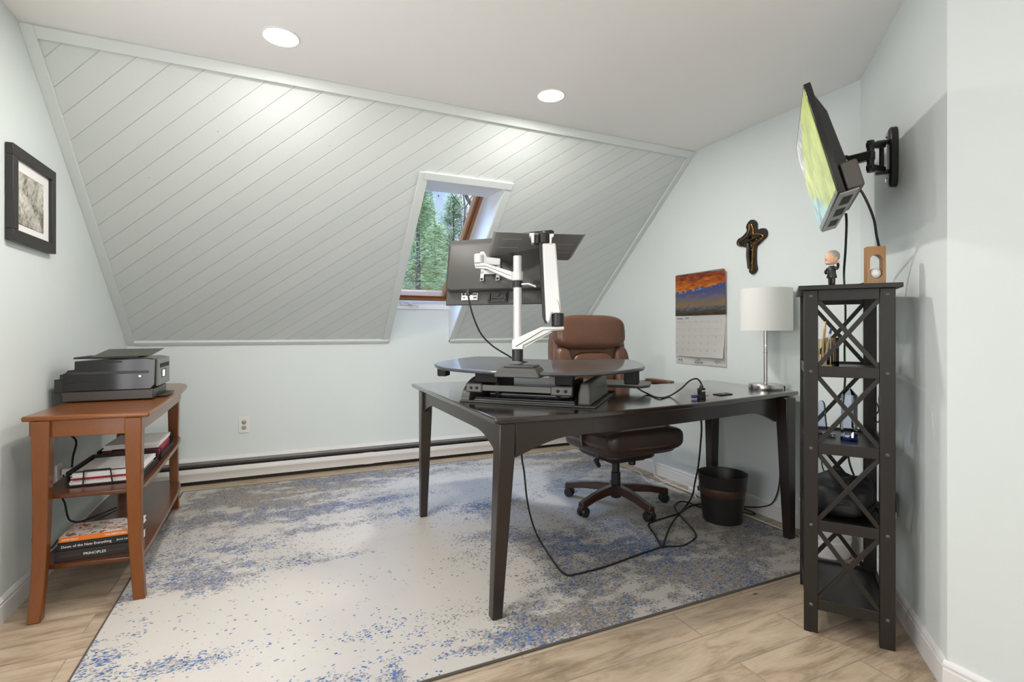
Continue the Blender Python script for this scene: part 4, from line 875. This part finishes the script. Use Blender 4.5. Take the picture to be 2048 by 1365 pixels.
fg.tube([wp(.09, .195, .026), wp(.06, .200, .024), wp(.025, .205, .021)], .006).tube([wp(.09, .195, .026), wp(.125, .208, .024), wp(.168, .218, .021)], .006)
fg.build('figure', M['bronze'], cf, world=True)

# ------------------------------------------------------------------ shelf tower
SHR = math.atan2(.613, .79)
sf = thing('shelf_tower', 'narrow black four-tier shelf tower with X-shaped side frames', 'shelf', (1.883, 1.022, 0), SHR)
SL, SD = .396, .268
LEGH = 1.226
for x in (0, SL-.022):
    for y in (0, SD-.044):
        l = MB().box(x, y, 0, x+.022, y+.044, LEGH).build('post', M['shelfblk'], sf, bevel=.002)
        if x == 0:
            for z in (1.205, .935, .660, .385, .100):
                MB().lathe([(.006, 0), (.006, .002), (.003, .004)], T(0, y+.022, z) @ RY(-PI/2), 14).build('bolt', M['grey_metal'], l)
MB().box(-.02, -.018, LEGH, SL+.02, SD+.018, LEGH+.016).build('top_board', M['shelfblk'], sf, bevel=.002)
RAILS = (1.208, .935, .660, .385, .102)
for i, z in enumerate(RAILS):
    for x in (.003, SL-.019):
        MB().box(x, .044, z-.019, x+.016, SD-.044, z+.019).build('rail', M['shelfblk'], sf, bevel=.0015)
    if i:
        MB().box(.004, .004, z-.004, SL-.004, SD-.004, z+.010).build('shelf_board', M['shelfblk'], sf, bevel=.0015)
        for y in (SD-.018, .002): MB().box(.022, y, z-.014, SL-.022, y+.014, z+.022).build('edge_rail', M['shelfblk'], sf, bevel=.0015)
for i in range(4):
    za, zb = RAILS[i]-.019, RAILS[i+1]+.019
    for x in (.006, SL-.016):
        L_ = math.hypot(SD-.088, za-zb); an = math.atan2(za-zb, SD-.088)
        for s_ in (-1, 1):
            MB().box(0, -L_/2-.004, -.0075, .010, L_/2+.004, .0075, T(x+(.001 if s_ > 0 else 0), SD/2, (za+zb)/2) @ RX(an*s_)).build('cross_brace', M['shelfblk'], sf, bevel=.001)
SM = sf.matrix_basis
def onshelf(x, y, z): return (SM @ V((x, y, z)))[:]
ZT = LEGH+.016

# figurine
fg_ = thing('bobblehead_figurine', 'small big-headed figurine in black suit standing on the shelf tower', 'figurine', onshelf(.062, .178, ZT), SHR+PI/2+R(20))
# faces local -y turned so that the profile looks left in view
fg_.matrix_basis = T(*onshelf(.062, .178, ZT)) @ RZ(R(180-24.5+8))
MB().box(-.016, -.012, 0, .018, .012, .003).build('base', M['blackm'], fg_)
MB().sup((0, .007, .021), (.0065, .006, .02), .7, .8).sup((0, -.007, .021), (.0065, .006, .02), .7, .8).build('trousers', M['suit'], fg_)
MB().loft([[(.014*s*math.cos(2*PI*i/16), .0165*s*math.sin(2*PI*i/16), z) for i in range(16)] for z, s in ((.030, 1.05), (.034, 1.1), (.05, .85), (.066, .92), (.074, .6))]).tube([(.0, .014, .068), (-.004, .02, .062), (-.012, .016, .072), (-.014, .012, .082)], .0045).tube([(.002, -.015, .068), (.010, -.018, .055), (.014, -.010, .048)], .0045).build('jacket', M['suit'], fg_)
MB().lathe([(.006, .070), (.007, .074), (.005, .078)], None, 14).build('collar', M['paper'], fg_)
MB().sup((.001, 0, .102), (.0225, .0185, .0245), .9, .9).ball((.0235, 0, .098), (.005, .0035, .004)).sup((.012, 0, .085), (.012, .011, .007), .9, .9).ball((-.004, .0185, .1), (.004, .002, .006)).ball((-.004, -.0185, .1), (.004, .002, .006)).ball((-.014, .012, .086), .005).build('head', M['skin'], fg_)
MB().sup((-.0045, 0, .1095), (.0225, .0200, .0215), .9, .9).build('hair', M['hair'], fg_)
# wooden stand and ball
ws = thing('wooden_ball_stand', 'honey-coloured wooden block with arched opening on the shelf tower', 'ball stand', onshelf(.075, .048, ZT), SHR-PI/2+R(8))
ao = [(-.028, 0), (.028, 0), (.028, .135), (-.028, .135)]
hole = [(.0185*math.cos(q), .088+.0185*math.sin(q)) for q in [PI*i/12 for i in range(13)]]+[(.0185*math.cos(q), .040+.0185*math.sin(q)) for q in [PI+PI*i/12 for i in range(13)]]
m_ = MB(); fxz = frame(V((0, 0, 0)), V((1, 0, 0)), V((0, 0, 1)), V((0, -1, 0)))
# build the frame as a strip between hole and outline
outp = []
for (hx_, hz_) in hole:
    if hz_ >= .088 or hz_ <= .040:
        cz_ = .088 if hz_ >= .088 else .040
        dx, dz_ = hx_, hz_-cz_; k_ = min(.028/abs(dx) if abs(dx) > 1e-6 else 1e9, ((.135-cz_) if dz_ > 0 else cz_)/abs(dz_) if abs(dz_) > 1e-6 else 1e9)
        outp.append((dx*k_, cz_+dz_*k_))
rings = []
for y_ in (-.018, .018):
    rings.append([(p[0], p[1], y_) for p in hole]); rings.append([(p[0], p[1], y_) for p in outp])
m_.loft([rings[0], rings[1], rings[3], rings[2], rings[0]], False, fxz)
crn = [(-.028, .135), (.028, .135), (.028, 0), (-.028, 0)]
def corner(a, b, c):
    m_.mesh([(a[0], a[1], -.018), (b[0], b[1], -.018), (c[0], c[1], -.018), (a[0], a[1], .018), (b[0], b[1], .018), (c[0], c[1], .018)], [(0, 1, 2), (3, 5, 4), (0, 3, 4, 1), (1, 4, 5, 2)], fxz)
for i in range(len(outp)):
    a, c = outp[i], outp[(i+1) % len(outp)]
    for q_c in crn:
        if (abs(a[0]-q_c[0]) < 1e-6 and abs(c[1]-q_c[1]) < 1e-6 and abs(c[0]-q_c[0]) > 1e-6) or (abs(a[1]-q_c[1]) < 1e-6 and abs(c[0]-q_c[0]) < 1e-6 and abs(a[0]-q_c[0]) > 1e-6): corner(a, q_c, c)
m_.build('block', M['oak'], ws)
wsm = ws.matrix_basis
single(MB().ball(tuple(wsm @ V((0, 0, .0405))), .019, None, 32, 20), 'golf_ball', M['ballw'], 'white golf ball resting in the opening of the wooden stand', 'golf ball')
single(MB().loft([[(-.03, -.012, 0), (.03, -.012, 0), (.03, .012, 0), (-.03, .012, 0)], [(-.028, -.01, .004), (.028, -.01, .018), (.028, .01, .018), (-.028, .01, .004)]], True, T(*onshelf(.14, .09, ZT)) @ RZ(R(-24))), 'remote_control', M['black'], 'small black remote lying behind the wooden ball stand', 'remote', bevel=.002)

# second tier: pen holder with pens
ZS2 = RAILS[1]+.010
ph = thing('pen_holder', 'clear acrylic pen holder with gold stripes on the upper shelf', 'pen holder', onshelf(.17, .195, ZS2), SHR+R(-62))
ringbox(MB(), -.042, -.03, .012, .03, .004, 0, .105, Matrix.Identity(4)).box(-.042, -.03, 0, .012, .03, .004).build('cup', M['acrylic'], ph)
m_ = MB()
for x in (-.038, -.025, -.012, .004): m_.box(x, -.0312, .002, x+.003, -.0302, .105)
m_.box(-.042, -.031, 0, .012, .031, .006).build('gold_stripe', plain('gold_foil', '#dcc99a', .3, .3), ph)
ringbox(MB(), .014, -.022, .044, .022, .004, 0, .11, Matrix.Identity(4)).box(.014, -.022, 0, .044, .022, .004).build('side_compartment', M['acrylic'], ph)
phm = ph.matrix_basis
def pen(x, y, tx, ty, L_, r_, m, tip, lab, nm='pen', cat='pen'):
    a = phm @ V((x, y, .006)); b = phm @ V((tx, ty, L_))
    t = thing(nm, lab, cat, a[:])
    d_ = (b-a); e = a+d_*.82
    MB().cyl(a, e, r_, None, 10).build('barrel', m, t, world=True)
    MB().cyl(e, b, r_*1.05, r_*.5, 10).build('cap', tip, t, world=True)
pen(-.01, .0, .006, .0, .172, .0045, plain('pencil_tan', '#c8a06a', .5), plain('pencil_tip', '#d9b98c', .6), 'tan pencil, the tallest in the acrylic pen holder', 'pencil', 'pencil')
pen(-.02, .01, -.028, .01, .145, .005, M['trim'], M['blue'], 'white pen with blue cap leaning left in the pen holder')
pen(-.005, -.01, .022, -.01, .15, .0045, M['trim'], plain('navy_plastic', '#263a80', .4), 'white pen with navy clip leaning right in the pen holder')
pen(-.03, -.01, -.038, -.015, .14, .0045, M['trim'], M['blue'], 'white pen with blue end at the far left of the holder')
sc_ = thing('scissors', 'black-handled scissors standing in the pen holder', 'scissors', (phm @ V((-.032, .008, .006)))[:])
MB().cyl(phm @ V((-.032, .008, .006)), phm @ V((-.036, .008, .12)), .003).build('blade', M['steel'], sc_, world=True)
MB().tube([phm @ V((-.036+.014*math.cos(q), .008, .145+.026*math.sin(q))) for q in [2*PI*i/10 for i in range(10)]], .003, 8, True).build('handle', M['black'], sc_, world=True)
# third tier: crystal pieces
ZS3 = RAILS[2]+.010
cr2 = thing('crystal_obelisk', 'faceted clear crystal obelisk with blue base on the middle shelf', 'award', onshelf(.155, .115, ZS3), SHR+R(-80))
hx = lambda r_, z: [(r_*math.cos(2*PI*i/6), r_*math.sin(2*PI*i/6), z) for i in range(6)]
MB().loft([hx(.027, .016), hx(.027, .168), hx(.006, .195)]).build('crystal', M['crystal'], cr2, flat=True)
MB().loft([hx(.029, 0), hx(.029, .015)]).build('base', M['crystal_b'], cr2, flat=True)
ga_ = thing('glass_award', 'small clear glass award with curved top on the middle shelf', 'award', onshelf(.20, .205, ZS3), SHR+R(-60))
gpf = spline([(-.03, .0, 0), (-.026, .06, 0), (-.012, .105, 0), (.004, .125, 0), (.016, .11, 0), (.02, .06, 0), (.028, .0, 0)], 4)
MB().prism([(p.x, p.y) for p in gpf], -.006, .006, frame(V((0, 0, .014)), V((1, 0, 0)), V((0, 0, 1)), V((0, -1, 0)))).build('glass', M['crystal'], ga_, bevel=.001)
MB().prism([(-.045, -.025), (.045, -.025), (.045, .025), (-.045, .025)], 0, .013).build('base', glass('green_tinted_glass', '#b9d4c6', 1.45), ga_, bevel=.002)
# fourth tier: bag
ZS4 = RAILS[3]+.010
bg = thing('black_bag', 'black bag with small yellow emblem slumped on the lower shelf', 'bag', onshelf(.19, .135, ZS4), SHR-R(10))
m_ = MB().sup((.0, 0, .062), (.155, .105, .062), .7, .7).sup((-.05, -.05, .085), (.08, .05, .045), .8, .8).sup((-.02, .06, .06), (.12, .04, .055), .7, .6)
for v_ in m_.bm.verts: v_.co += V((0, 0, 1))*max(0, v_.co.z)*.25*noise.noise(v_.co*14)+V((1, .6, 0))*.008*noise.noise(v_.co*18+V((5, 5, 5)))
m_.build('body', M['bag'], bg)
MB().tube([(-.12, -.09, .05), (-.07, -.105, .06), (0, -.112, .05), (.05, -.108, .03)], .006).tube([(-.145, .03, .05), (-.15, -.02, .07), (-.12, -.07, .05)], .006).build('strap', M['blackm'], bg)
em = MB().sup((0, 0, 0), (.02, .004, .012), .6, .6, T(-.06, .098, .115) @ RX(R(40)), 10, 6)
em.build('emblem', M['yellow'], bg)
MB().ball((-.09, .085, .122), .004, None, 8, 6).build('red_dot', M['red'], bg)
# behind the shelf
bkt = thing('white_bucket', 'white plastic bucket on the floor behind the shelf tower', 'bucket', (2.425, 1.625, 0))
MB().lathe([(.095, 0), (.10, .004), (.112, .235), (.115, .24), (.110, .24), (.098, .008), (.001, .006)], None, 36).build('body', M['trim'], bkt)
MB().lathe([(.1005, .075), (.106, .077), (.106, .084), (.1045, .086)], None, 36, False).build('ring', M['trim'], bkt)
pa = thing('power_adapter', 'black power adapter plugged into the angled wall behind the shelf tower', 'adapter', (2.150, 1.165, .36))
wn2 = V((-.681, .732, 0)); wt2 = V((.732, .681, 0)); am_ = frame(V((2.150, 1.166, .36)), wt2, V((0, 0, 1)), wn2)
MB().box(-.012, 0, 0, .055, .10, .005, am_).build('cover_plate', M['trim'], pa, bevel=.002, world=True)
MB().box(-.03, .03, .005, .028, .105, .045, am_).build('adapter_body', M['black'], pa, bevel=.004, world=True)
MB().box(-.02, -.03, .008, .018, .02, .03, am_).build('cord_bag', M['acrylic'], pa, bevel=.006, world=True)

# ------------------------------------------------------------------ television on its wall arm
tv = thing('television', 'flat black television tilted down on the wall arm, showing a green landscape', 'television', (1.918, 1.338, 1.722), R(38.2))
TT = RX(R(-14.7))
TWH, THH = .358, .197
MB().box(-TWH, -.022, -THH, TWH, 0, THH, TT).build('bezel', M['gloss_black'], tv, bevel=.003)
n = NT('landscape_screen'); c_ = n.coord(); sx = n.new('ShaderNodeSeparateXYZ'); n.link(c_, sx.inputs[0])
a_ = n.math('MULTIPLY_ADD', sx.outputs[0], -1.4, .5); z_ = n.math('MULTIPLY_ADD', sx.outputs[2], 2.6, .5)
f = n.noise(c_, 9, 5, .6, .6)
grass = n.ramp(n.math('ADD', n.math('MULTIPLY', f, .9), n.math('MULTIPLY', z_, .1)), [(.3, '#7f9a3f'), (.45, '#a9b84c'), (.6, '#cdd36a'), (.75, '#e6e59a')])
rock = n.ramp(n.noise(c_, 16, 4), [(.35, '#7d7d86'), (.55, '#b7b3ae'), (.7, '#e8e8ea')])
mm = n.math('GREATER_THAN', n.math('ADD', n.math('ADD', z_, n.math('MULTIPLY', a_, -.5)), n.math('MULTIPLY', n.math('SUBTRACT', f, .5), .4)), .62)
sc2 = n.mix(mm, grass, rock)
lk = n.math('LESS_THAN', n.math('ADD', n.math('ADD', z_, n.math('MULTIPLY', a_, .6)), n.math('MULTIPLY', n.math('SUBTRACT', f, .5), .5)), .42)
sc2 = n.mix(lk, sc2, n.ramp(f, [(.4, '#5d8f99'), (.55, '#a8d4d2'), (.65, '#b7813f')]))
n.b.inputs['Base Color'].default_value = (.01, .01, .01, 1); n.link(sc2, n.b.inputs['Emission Color']); n.set(Emission_Strength=.52, Roughness=.15); M['tv'] = n.m
MB().box(-TWH+.012, 0, -THH+.018, TWH-.012, .0012, THH-.012, TT).build('screen', M['tv'], tv)
MB().loft([[(-TWH+.02, -.022, -THH+.0), (TWH-.02, -.022, -THH+.0), (TWH-.02, -.022, THH-.03), (-TWH+.02, -.022, THH-.03)], [(-TWH+.04, -.062, -THH+.006), (TWH-.04, -.062, -THH+.006), (TWH-.05, -.05, THH-.10), (-TWH+.05, -.05, THH-.10)]], True, TT).build('back_cover', M['black'], tv, bevel=.004)
MB().box(-.347, -.080, -THH+.004, .05, -.03, -.10, TT).build('electronics_bulge', plain('brown_grey_plastic', '#4d4743', .45), tv, bevel=.006)
MB().box(-.356, -.06, -THH-.006, .356, -.004, -THH, TT).build('bottom_panel', plain('grey_panel', '#8c8a87', .4), tv, bevel=.002)
for xa in (-.30, -.10, .12): MB().box(xa, -.048, -THH-.0072, xa+.13, -.018, -THH-.006, TT).build('speaker_grille', M['blackm'], tv)
tb2 = MB().box(-.04, -.075, -.04, .04, -.06, .06, TT).build('mount_plate', M['black'], tv, bevel=.003)
tm_ = thing('tv_wall_mount', 'black articulated wall arm holding the television', 'tv mount', (2.163, 1.186, 1.755))
wpm = frame(V((2.163, 1.186, 1.755)), wt2, V((0, 0, 1)), wn2)
ov = [(.028*math.copysign(abs(math.cos(q))**.7, math.cos(q)), .116*math.copysign(abs(math.sin(q))**.55, math.sin(q))) for q in [2*PI*i/32 for i in range(32)]]
MB().loft([[(x, y, -.012) for x, y in ov], [(x, y, .008) for x, y in ov], [(x*.75, y*.93, .013) for x, y in ov]], True, wpm).build('wall_plate', M['black'], tm_, world=True)
m_ = MB()
for z in (.085, -.088): m_.cyl(wpm @ V((0, z, .017)), wpm @ V((0, z, .022)), .009)
m_.build('mount_screw', M['steel'], tm_, world=True)
PW = wpm @ V((-.004, 0, .036)); K_ = V((1.990, 1.262, 1.735)); J_ = at(1741, 335, 1.90); J_.z = 1.735
MB().cyl(PW+V((0, 0, -.055)), PW+V((0, 0, .065)), .008).box(-.014, -.062, .012, .014, -.048, .055, wpm).box(-.014, .055, .012, .014, .068, .055, wpm).build('wall_pivot', M['black'], tm_, bevel=.004, world=True)
def bar(a, b, w_, h_, nm, mt):
    d_ = (b-a); L_ = d_.length; x_ = d_.normalized(); y_ = V((0, 0, 1)).cross(x_).normalized(); z_v = x_.cross(y_)
    MB().box(-.012, -w_/2, -h_/2, L_+.012, w_/2, h_/2, frame(a, x_, y_, z_v)).build(nm, mt, tm_, bevel=.005, world=True)
bar(PW+V((0, 0, .05)), J_+V((0, 0, .04)), .026, .022, 'link_arm', M['black'])
bar(PW+V((0, 0, -.045)), J_+V((0, 0, -.045)), .026, .022, 'link_arm', M['black'])
MB().cyl(J_+V((0, 0, -.062)), J_+V((0, 0, .055)), .012).build('elbow_pin', M['black'], tm_, world=True)
bar(J_, K_, .03, .034, 'fore_arm', M['black'])
MB().cyl(K_+V((0, 0, -.022)), K_+V((0, 0, .022)), .014).lathe([(.042, -.004), (.042, .004)], T(*(K_+V((-.022, .022, 0)))) @ RZ(R(38.2)) @ RX(PI/2), 24).build('tilt_head', M['black'], tm_, world=True)
MB().cyl(K_+V((-.01, -.012, 0)), K_+V((-.004, -.02, 0)), .006).build('tilt_knob', M['chrome'], tm_, world=True)

def deep(u, v, w): return at(u, v, w)
c1 = [at(1692, 428, 1.86), at(1693, 450, 1.90), at(1691, 500, 2.05), at(1688, 545, 2.15), at(1689, 575, 2.32), at(1691, 630, 2.36), at(1689, 700, 2.36), at(1690, 760, 2.36), at(1684, 830, 2.36), at(1682, 868, 2.36), at(1694, 900, 2.34), at(1700, 930, 2.3), at(1712, 962, 2.3)]
single(MB().tube(c1, .0045), 'television_cable', M['cord'], 'black cable dropping from the television behind the shelf tower', 'cable')
c2 = [at(1707, 368, 1.80), at(1722, 382, 1.80), at(1736, 408, 1.80), at(1748, 440, 1.82), at(1753, 470, 1.84), at(1760, 505, 1.87), at(1761, 540, 1.90), at(1758, 568, 1.92)]
single(MB().tube(c2, .0042), 'television_cable', M['cord'], 'black cable curving from the television to behind the wooden ball stand', 'cable')
c3 = [at(1764, 765, 1.98), at(1758, 800, 2.0), at(1762, 830, 2.0), at(1756, 845, 2.0), at(1748, 835, 2.0), at(1757, 822, 1.99), at(1752, 805, 2.0), at(1738, 800, 2.02)]
single(MB().tube(c3, .0025), 'thin_cord', M['cord'], 'thin black tangled cord behind the middle shelf', 'cable')
c4 = [at(1643, 905, 2.3), at(1644, 930, 2.3), at(1652, 948, 2.3), at(1672, 958, 2.3), at(1690, 965, 2.3), at(1705, 968, 2.3)]
single(MB().tube(c4, .0025), 'thin_cord', M['cord'], 'thin black cord sagging behind the lower shelf above the bag', 'cable')

# ------------------------------------------------------------------ outside
M['grass'] = plain('hill_grass', '#8a7f52', .95, c2='#a5996a', ns=2)
gm = MB(); vs, fs = [], []
for j in range(13):
    for i in range(13):
        x = -30+i*6; y = 6+j*4; vs.append((x, y, -2.6+.10*(y-6)+.4*noise.noise(V((x*.1, y*.1, 0)))))
for j in range(12):
    for i in range(12): k = j*13+i; fs.append((k, k+1, k+14, k+13))
struct(gm.mesh(vs, fs), 'ground', M['grass'])
def gz(x, y): return -2.6+.10*(y-6)+.4*noise.noise(V((x*.1, y*.1, 0)))
M['bark'] = plain('grey_bark', '#5b5046', .9, c2='#463c34', ns=6, bump=.4, bs=25)
M['needle'] = [plain('pine_needles', a, .7, c2=b, ns=3) for a, b in (('#55602f', '#8f9a55'), ('#4c5a30', '#7c8a4c'), ('#707634', '#a8a860'))]
M['redleaf'] = plain('rust_leaves', '#8a5a44', .8, c2='#6d4a3b', ns=3)
def pine(x, y, h, r_, mi, lab, sd, grp=None):
    rnd = random.Random(sd); z0 = gz(x, y)-.1
    t = thing('pine_tree', lab, 'tree', (x, y, z0), 0, grp)
    MB().lathe([(.09, 0), (.07, h*.5), (.012, h)], None, 8).build('trunk', M['bark'], t)
    vs, fs = [], []
    for _ in range(int(150*h)):
        f = rnd.random()**.8; z = h*(.12+.88*f); rr = r_*(1-f*.93)*rnd.uniform(.25, 1); a = rnd.uniform(0, 2*PI)
        c = V((rr*math.cos(a), rr*math.sin(a), z-.10*rr)); out = V((math.cos(a), math.sin(a), rnd.uniform(-.1, .5))).normalized()
        for k in range(7):
            d_ = (out+V((rnd.gauss(0, .5), rnd.gauss(0, .5), rnd.gauss(0, .4)))).normalized(); L_ = rnd.uniform(.10, .24); w_ = d_.orthogonal().normalized()*.011
            b = c+V((rnd.gauss(0, .06), rnd.gauss(0, .06), rnd.gauss(0, .05))); i = len(vs)
            vs += [b-w_, b+w_, b+d_*L_]; fs.append((i, i+1, i+2))
    MB().mesh(vs, fs).build('foliage', M['needle'][mi], t, flat=True)
def bare(x, y, h, lab, sd, leaf=None, grp=None, crook=.25, nb=11):
    rnd = random.Random(sd); z0 = gz(x, y)-.1
    t = thing('bare_tree', lab, 'tree', (x, y, z0), 0, grp)
    m = MB(); tips = []
    def grow(p, d, L_, r_, lv):
        pts = [p]; q = p; dd_ = d.copy()
        for k in range(4):
            dd_ = (dd_+V((rnd.gauss(0, crook), rnd.gauss(0, crook), rnd.gauss(.05, crook*.6)))).normalized(); q = q+dd_*L_/4; pts.append(q)
            if lv and k:
                for _ in range(2 if lv > 1 else 1):
                    grow(q, (dd_+V((rnd.gauss(0, .8), rnd.gauss(0, .8), rnd.gauss(.1, .5)))).normalized(), L_*rnd.uniform(.45, .65), r_*.55, lv-1)
        for k in range(4): m.cyl(pts[k], pts[k+1], r_*(1-.2*k), r_*(1-.2*(k+1)), 5)
        tips.append(q); tips.append(pts[2])
    grow(V((0, 0, 0)), V((0, 0, 1)), h, h*.014, 3)
    m.build('branches', M['bark'], t)
    if leaf:
        vs, fs = [], []
        for tp_ in tips:
            for k in range(10):
                b = tp_+V((rnd.gauss(0, .15), rnd.gauss(0, .15), rnd.gauss(0, .15))); d_ = V((rnd.gauss(0, 1), rnd.gauss(0, 1), rnd.gauss(0, 1))).normalized()*.09; w_ = d_.orthogonal().normalized()*.03; i = len(vs)
                vs += [b-w_, b+w_, b+d_]; fs.append((i, i+1, i+2))
        MB().mesh(vs, fs).build('leaves', leaf, t, flat=True)
G1 = 'pines beyond the window'
PL = 'green pine tree standing in the wood seen through the skylight'
for i, (x, y, h, r_, mi) in enumerate(((2.55, 10.2, 6.6, 1.2, 0), (4.45, 11.4, 6.0, 1.3, 1), (3.4, 13.0, 6.3, 1.5, 2), (1.5, 12.0, 6.4, 1.4, 1), (5.8, 13.0, 6.2, 1.5, 0), (2.6, 14.5, 5.6, 1.6, 1), (4.6, 15.5, 5.6, 1.7, 2), (7.2, 14.5, 6.0, 1.6, 1), (.2, 13.5, 6.2, 1.5, 0), (-1.4, 12.5, 6.2, 1.5, 2), (3.95, 12.2, 6.3, 1.3, 0), (3.25, 11.4, 5.5, 1.1, 2), (3.7, 14.4, 6.6, 1.6, 1))):
    pine(x, y, h, r_, mi, PL, 100+i, G1)
bare(3.2, 9.3, 5.0, 'bare crooked tree closest to the skylight, low in the pane', 5)
bare(3.75, 11.2, 6.4, 'tree with rust-brown leaves high in the middle of the skylight', 9, M['redleaf'], crook=.15)
bare(4.25, 10.0, 7.4, 'tall bare tree reaching the sky at the right of the skylight', 14, crook=.15)

# sky: pale blue with soft clouds
w = bpy.data.worlds.new('sky'); SC.world = w; w.use_nodes = True; nt = w.node_tree; bgd = nt.nodes['Background']
tc = nt.nodes.new('ShaderNodeTexCoord'); nz = nt.nodes.new('ShaderNodeTexNoise'); nz.inputs['Scale'].default_value = 3.2; nz.inputs['Detail'].default_value = 5
nt.links.new(tc.outputs['Generated'], nz.inputs['Vector'])
rp_ = nt.nodes.new('ShaderNodeValToRGB'); rp_.color_ramp.elements[0].position = .42; rp_.color_ramp.elements[0].color = hexc('#86a6ea'); rp_.color_ramp.elements[1].position = .62; rp_.color_ramp.elements[1].color = hexc('#eef1f8')
sxw = nt.nodes.new('ShaderNodeSeparateXYZ'); nt.links.new(tc.outputs['Generated'], sxw.inputs[0])
mr = nt.nodes.new('ShaderNodeMapRange'); mr.inputs[1].default_value = .32; mr.inputs[2].default_value = .75; mr.inputs[3].default_value = .8; mr.inputs[4].default_value = 13.0; nt.links.new(sxw.outputs[2], mr.inputs[0])
nt.links.new(nz.outputs[0], rp_.inputs[0]); mx_ = nt.nodes.new('ShaderNodeMix'); mx_.data_type = 'RGBA'; mr2 = nt.nodes.new('ShaderNodeMapRange'); mr2.inputs[1].default_value = .32; mr2.inputs[2].default_value = .6; nt.links.new(sxw.outputs[2], mr2.inputs[0])
nt.links.new(mr2.outputs[0], mx_.inputs[0]); nt.links.new(rp_.outputs[0], mx_.inputs[6]); mx_.inputs[7].default_value = hexc('#9dbcf2'); nt.links.new(mx_.outputs[2], bgd.inputs[0]); nt.links.new(mr.outputs[0], bgd.inputs[1])

# ------------------------------------------------------------------ view
SC.view_settings.view_transform = 'Standard'; SC.view_settings.look = 'None'; SC.view_settings.gamma = 1; SC.view_settings.exposure = .7
SC.view_settings.use_curve_mapping = False
SC.cycles.use_denoising = True; SC.cycles.max_bounces = 10; SC.cycles.transparent_max_bounces = 32; SC.cycles.diffuse_bounces = 6; SC.cycles.sample_clamp_indirect = 8
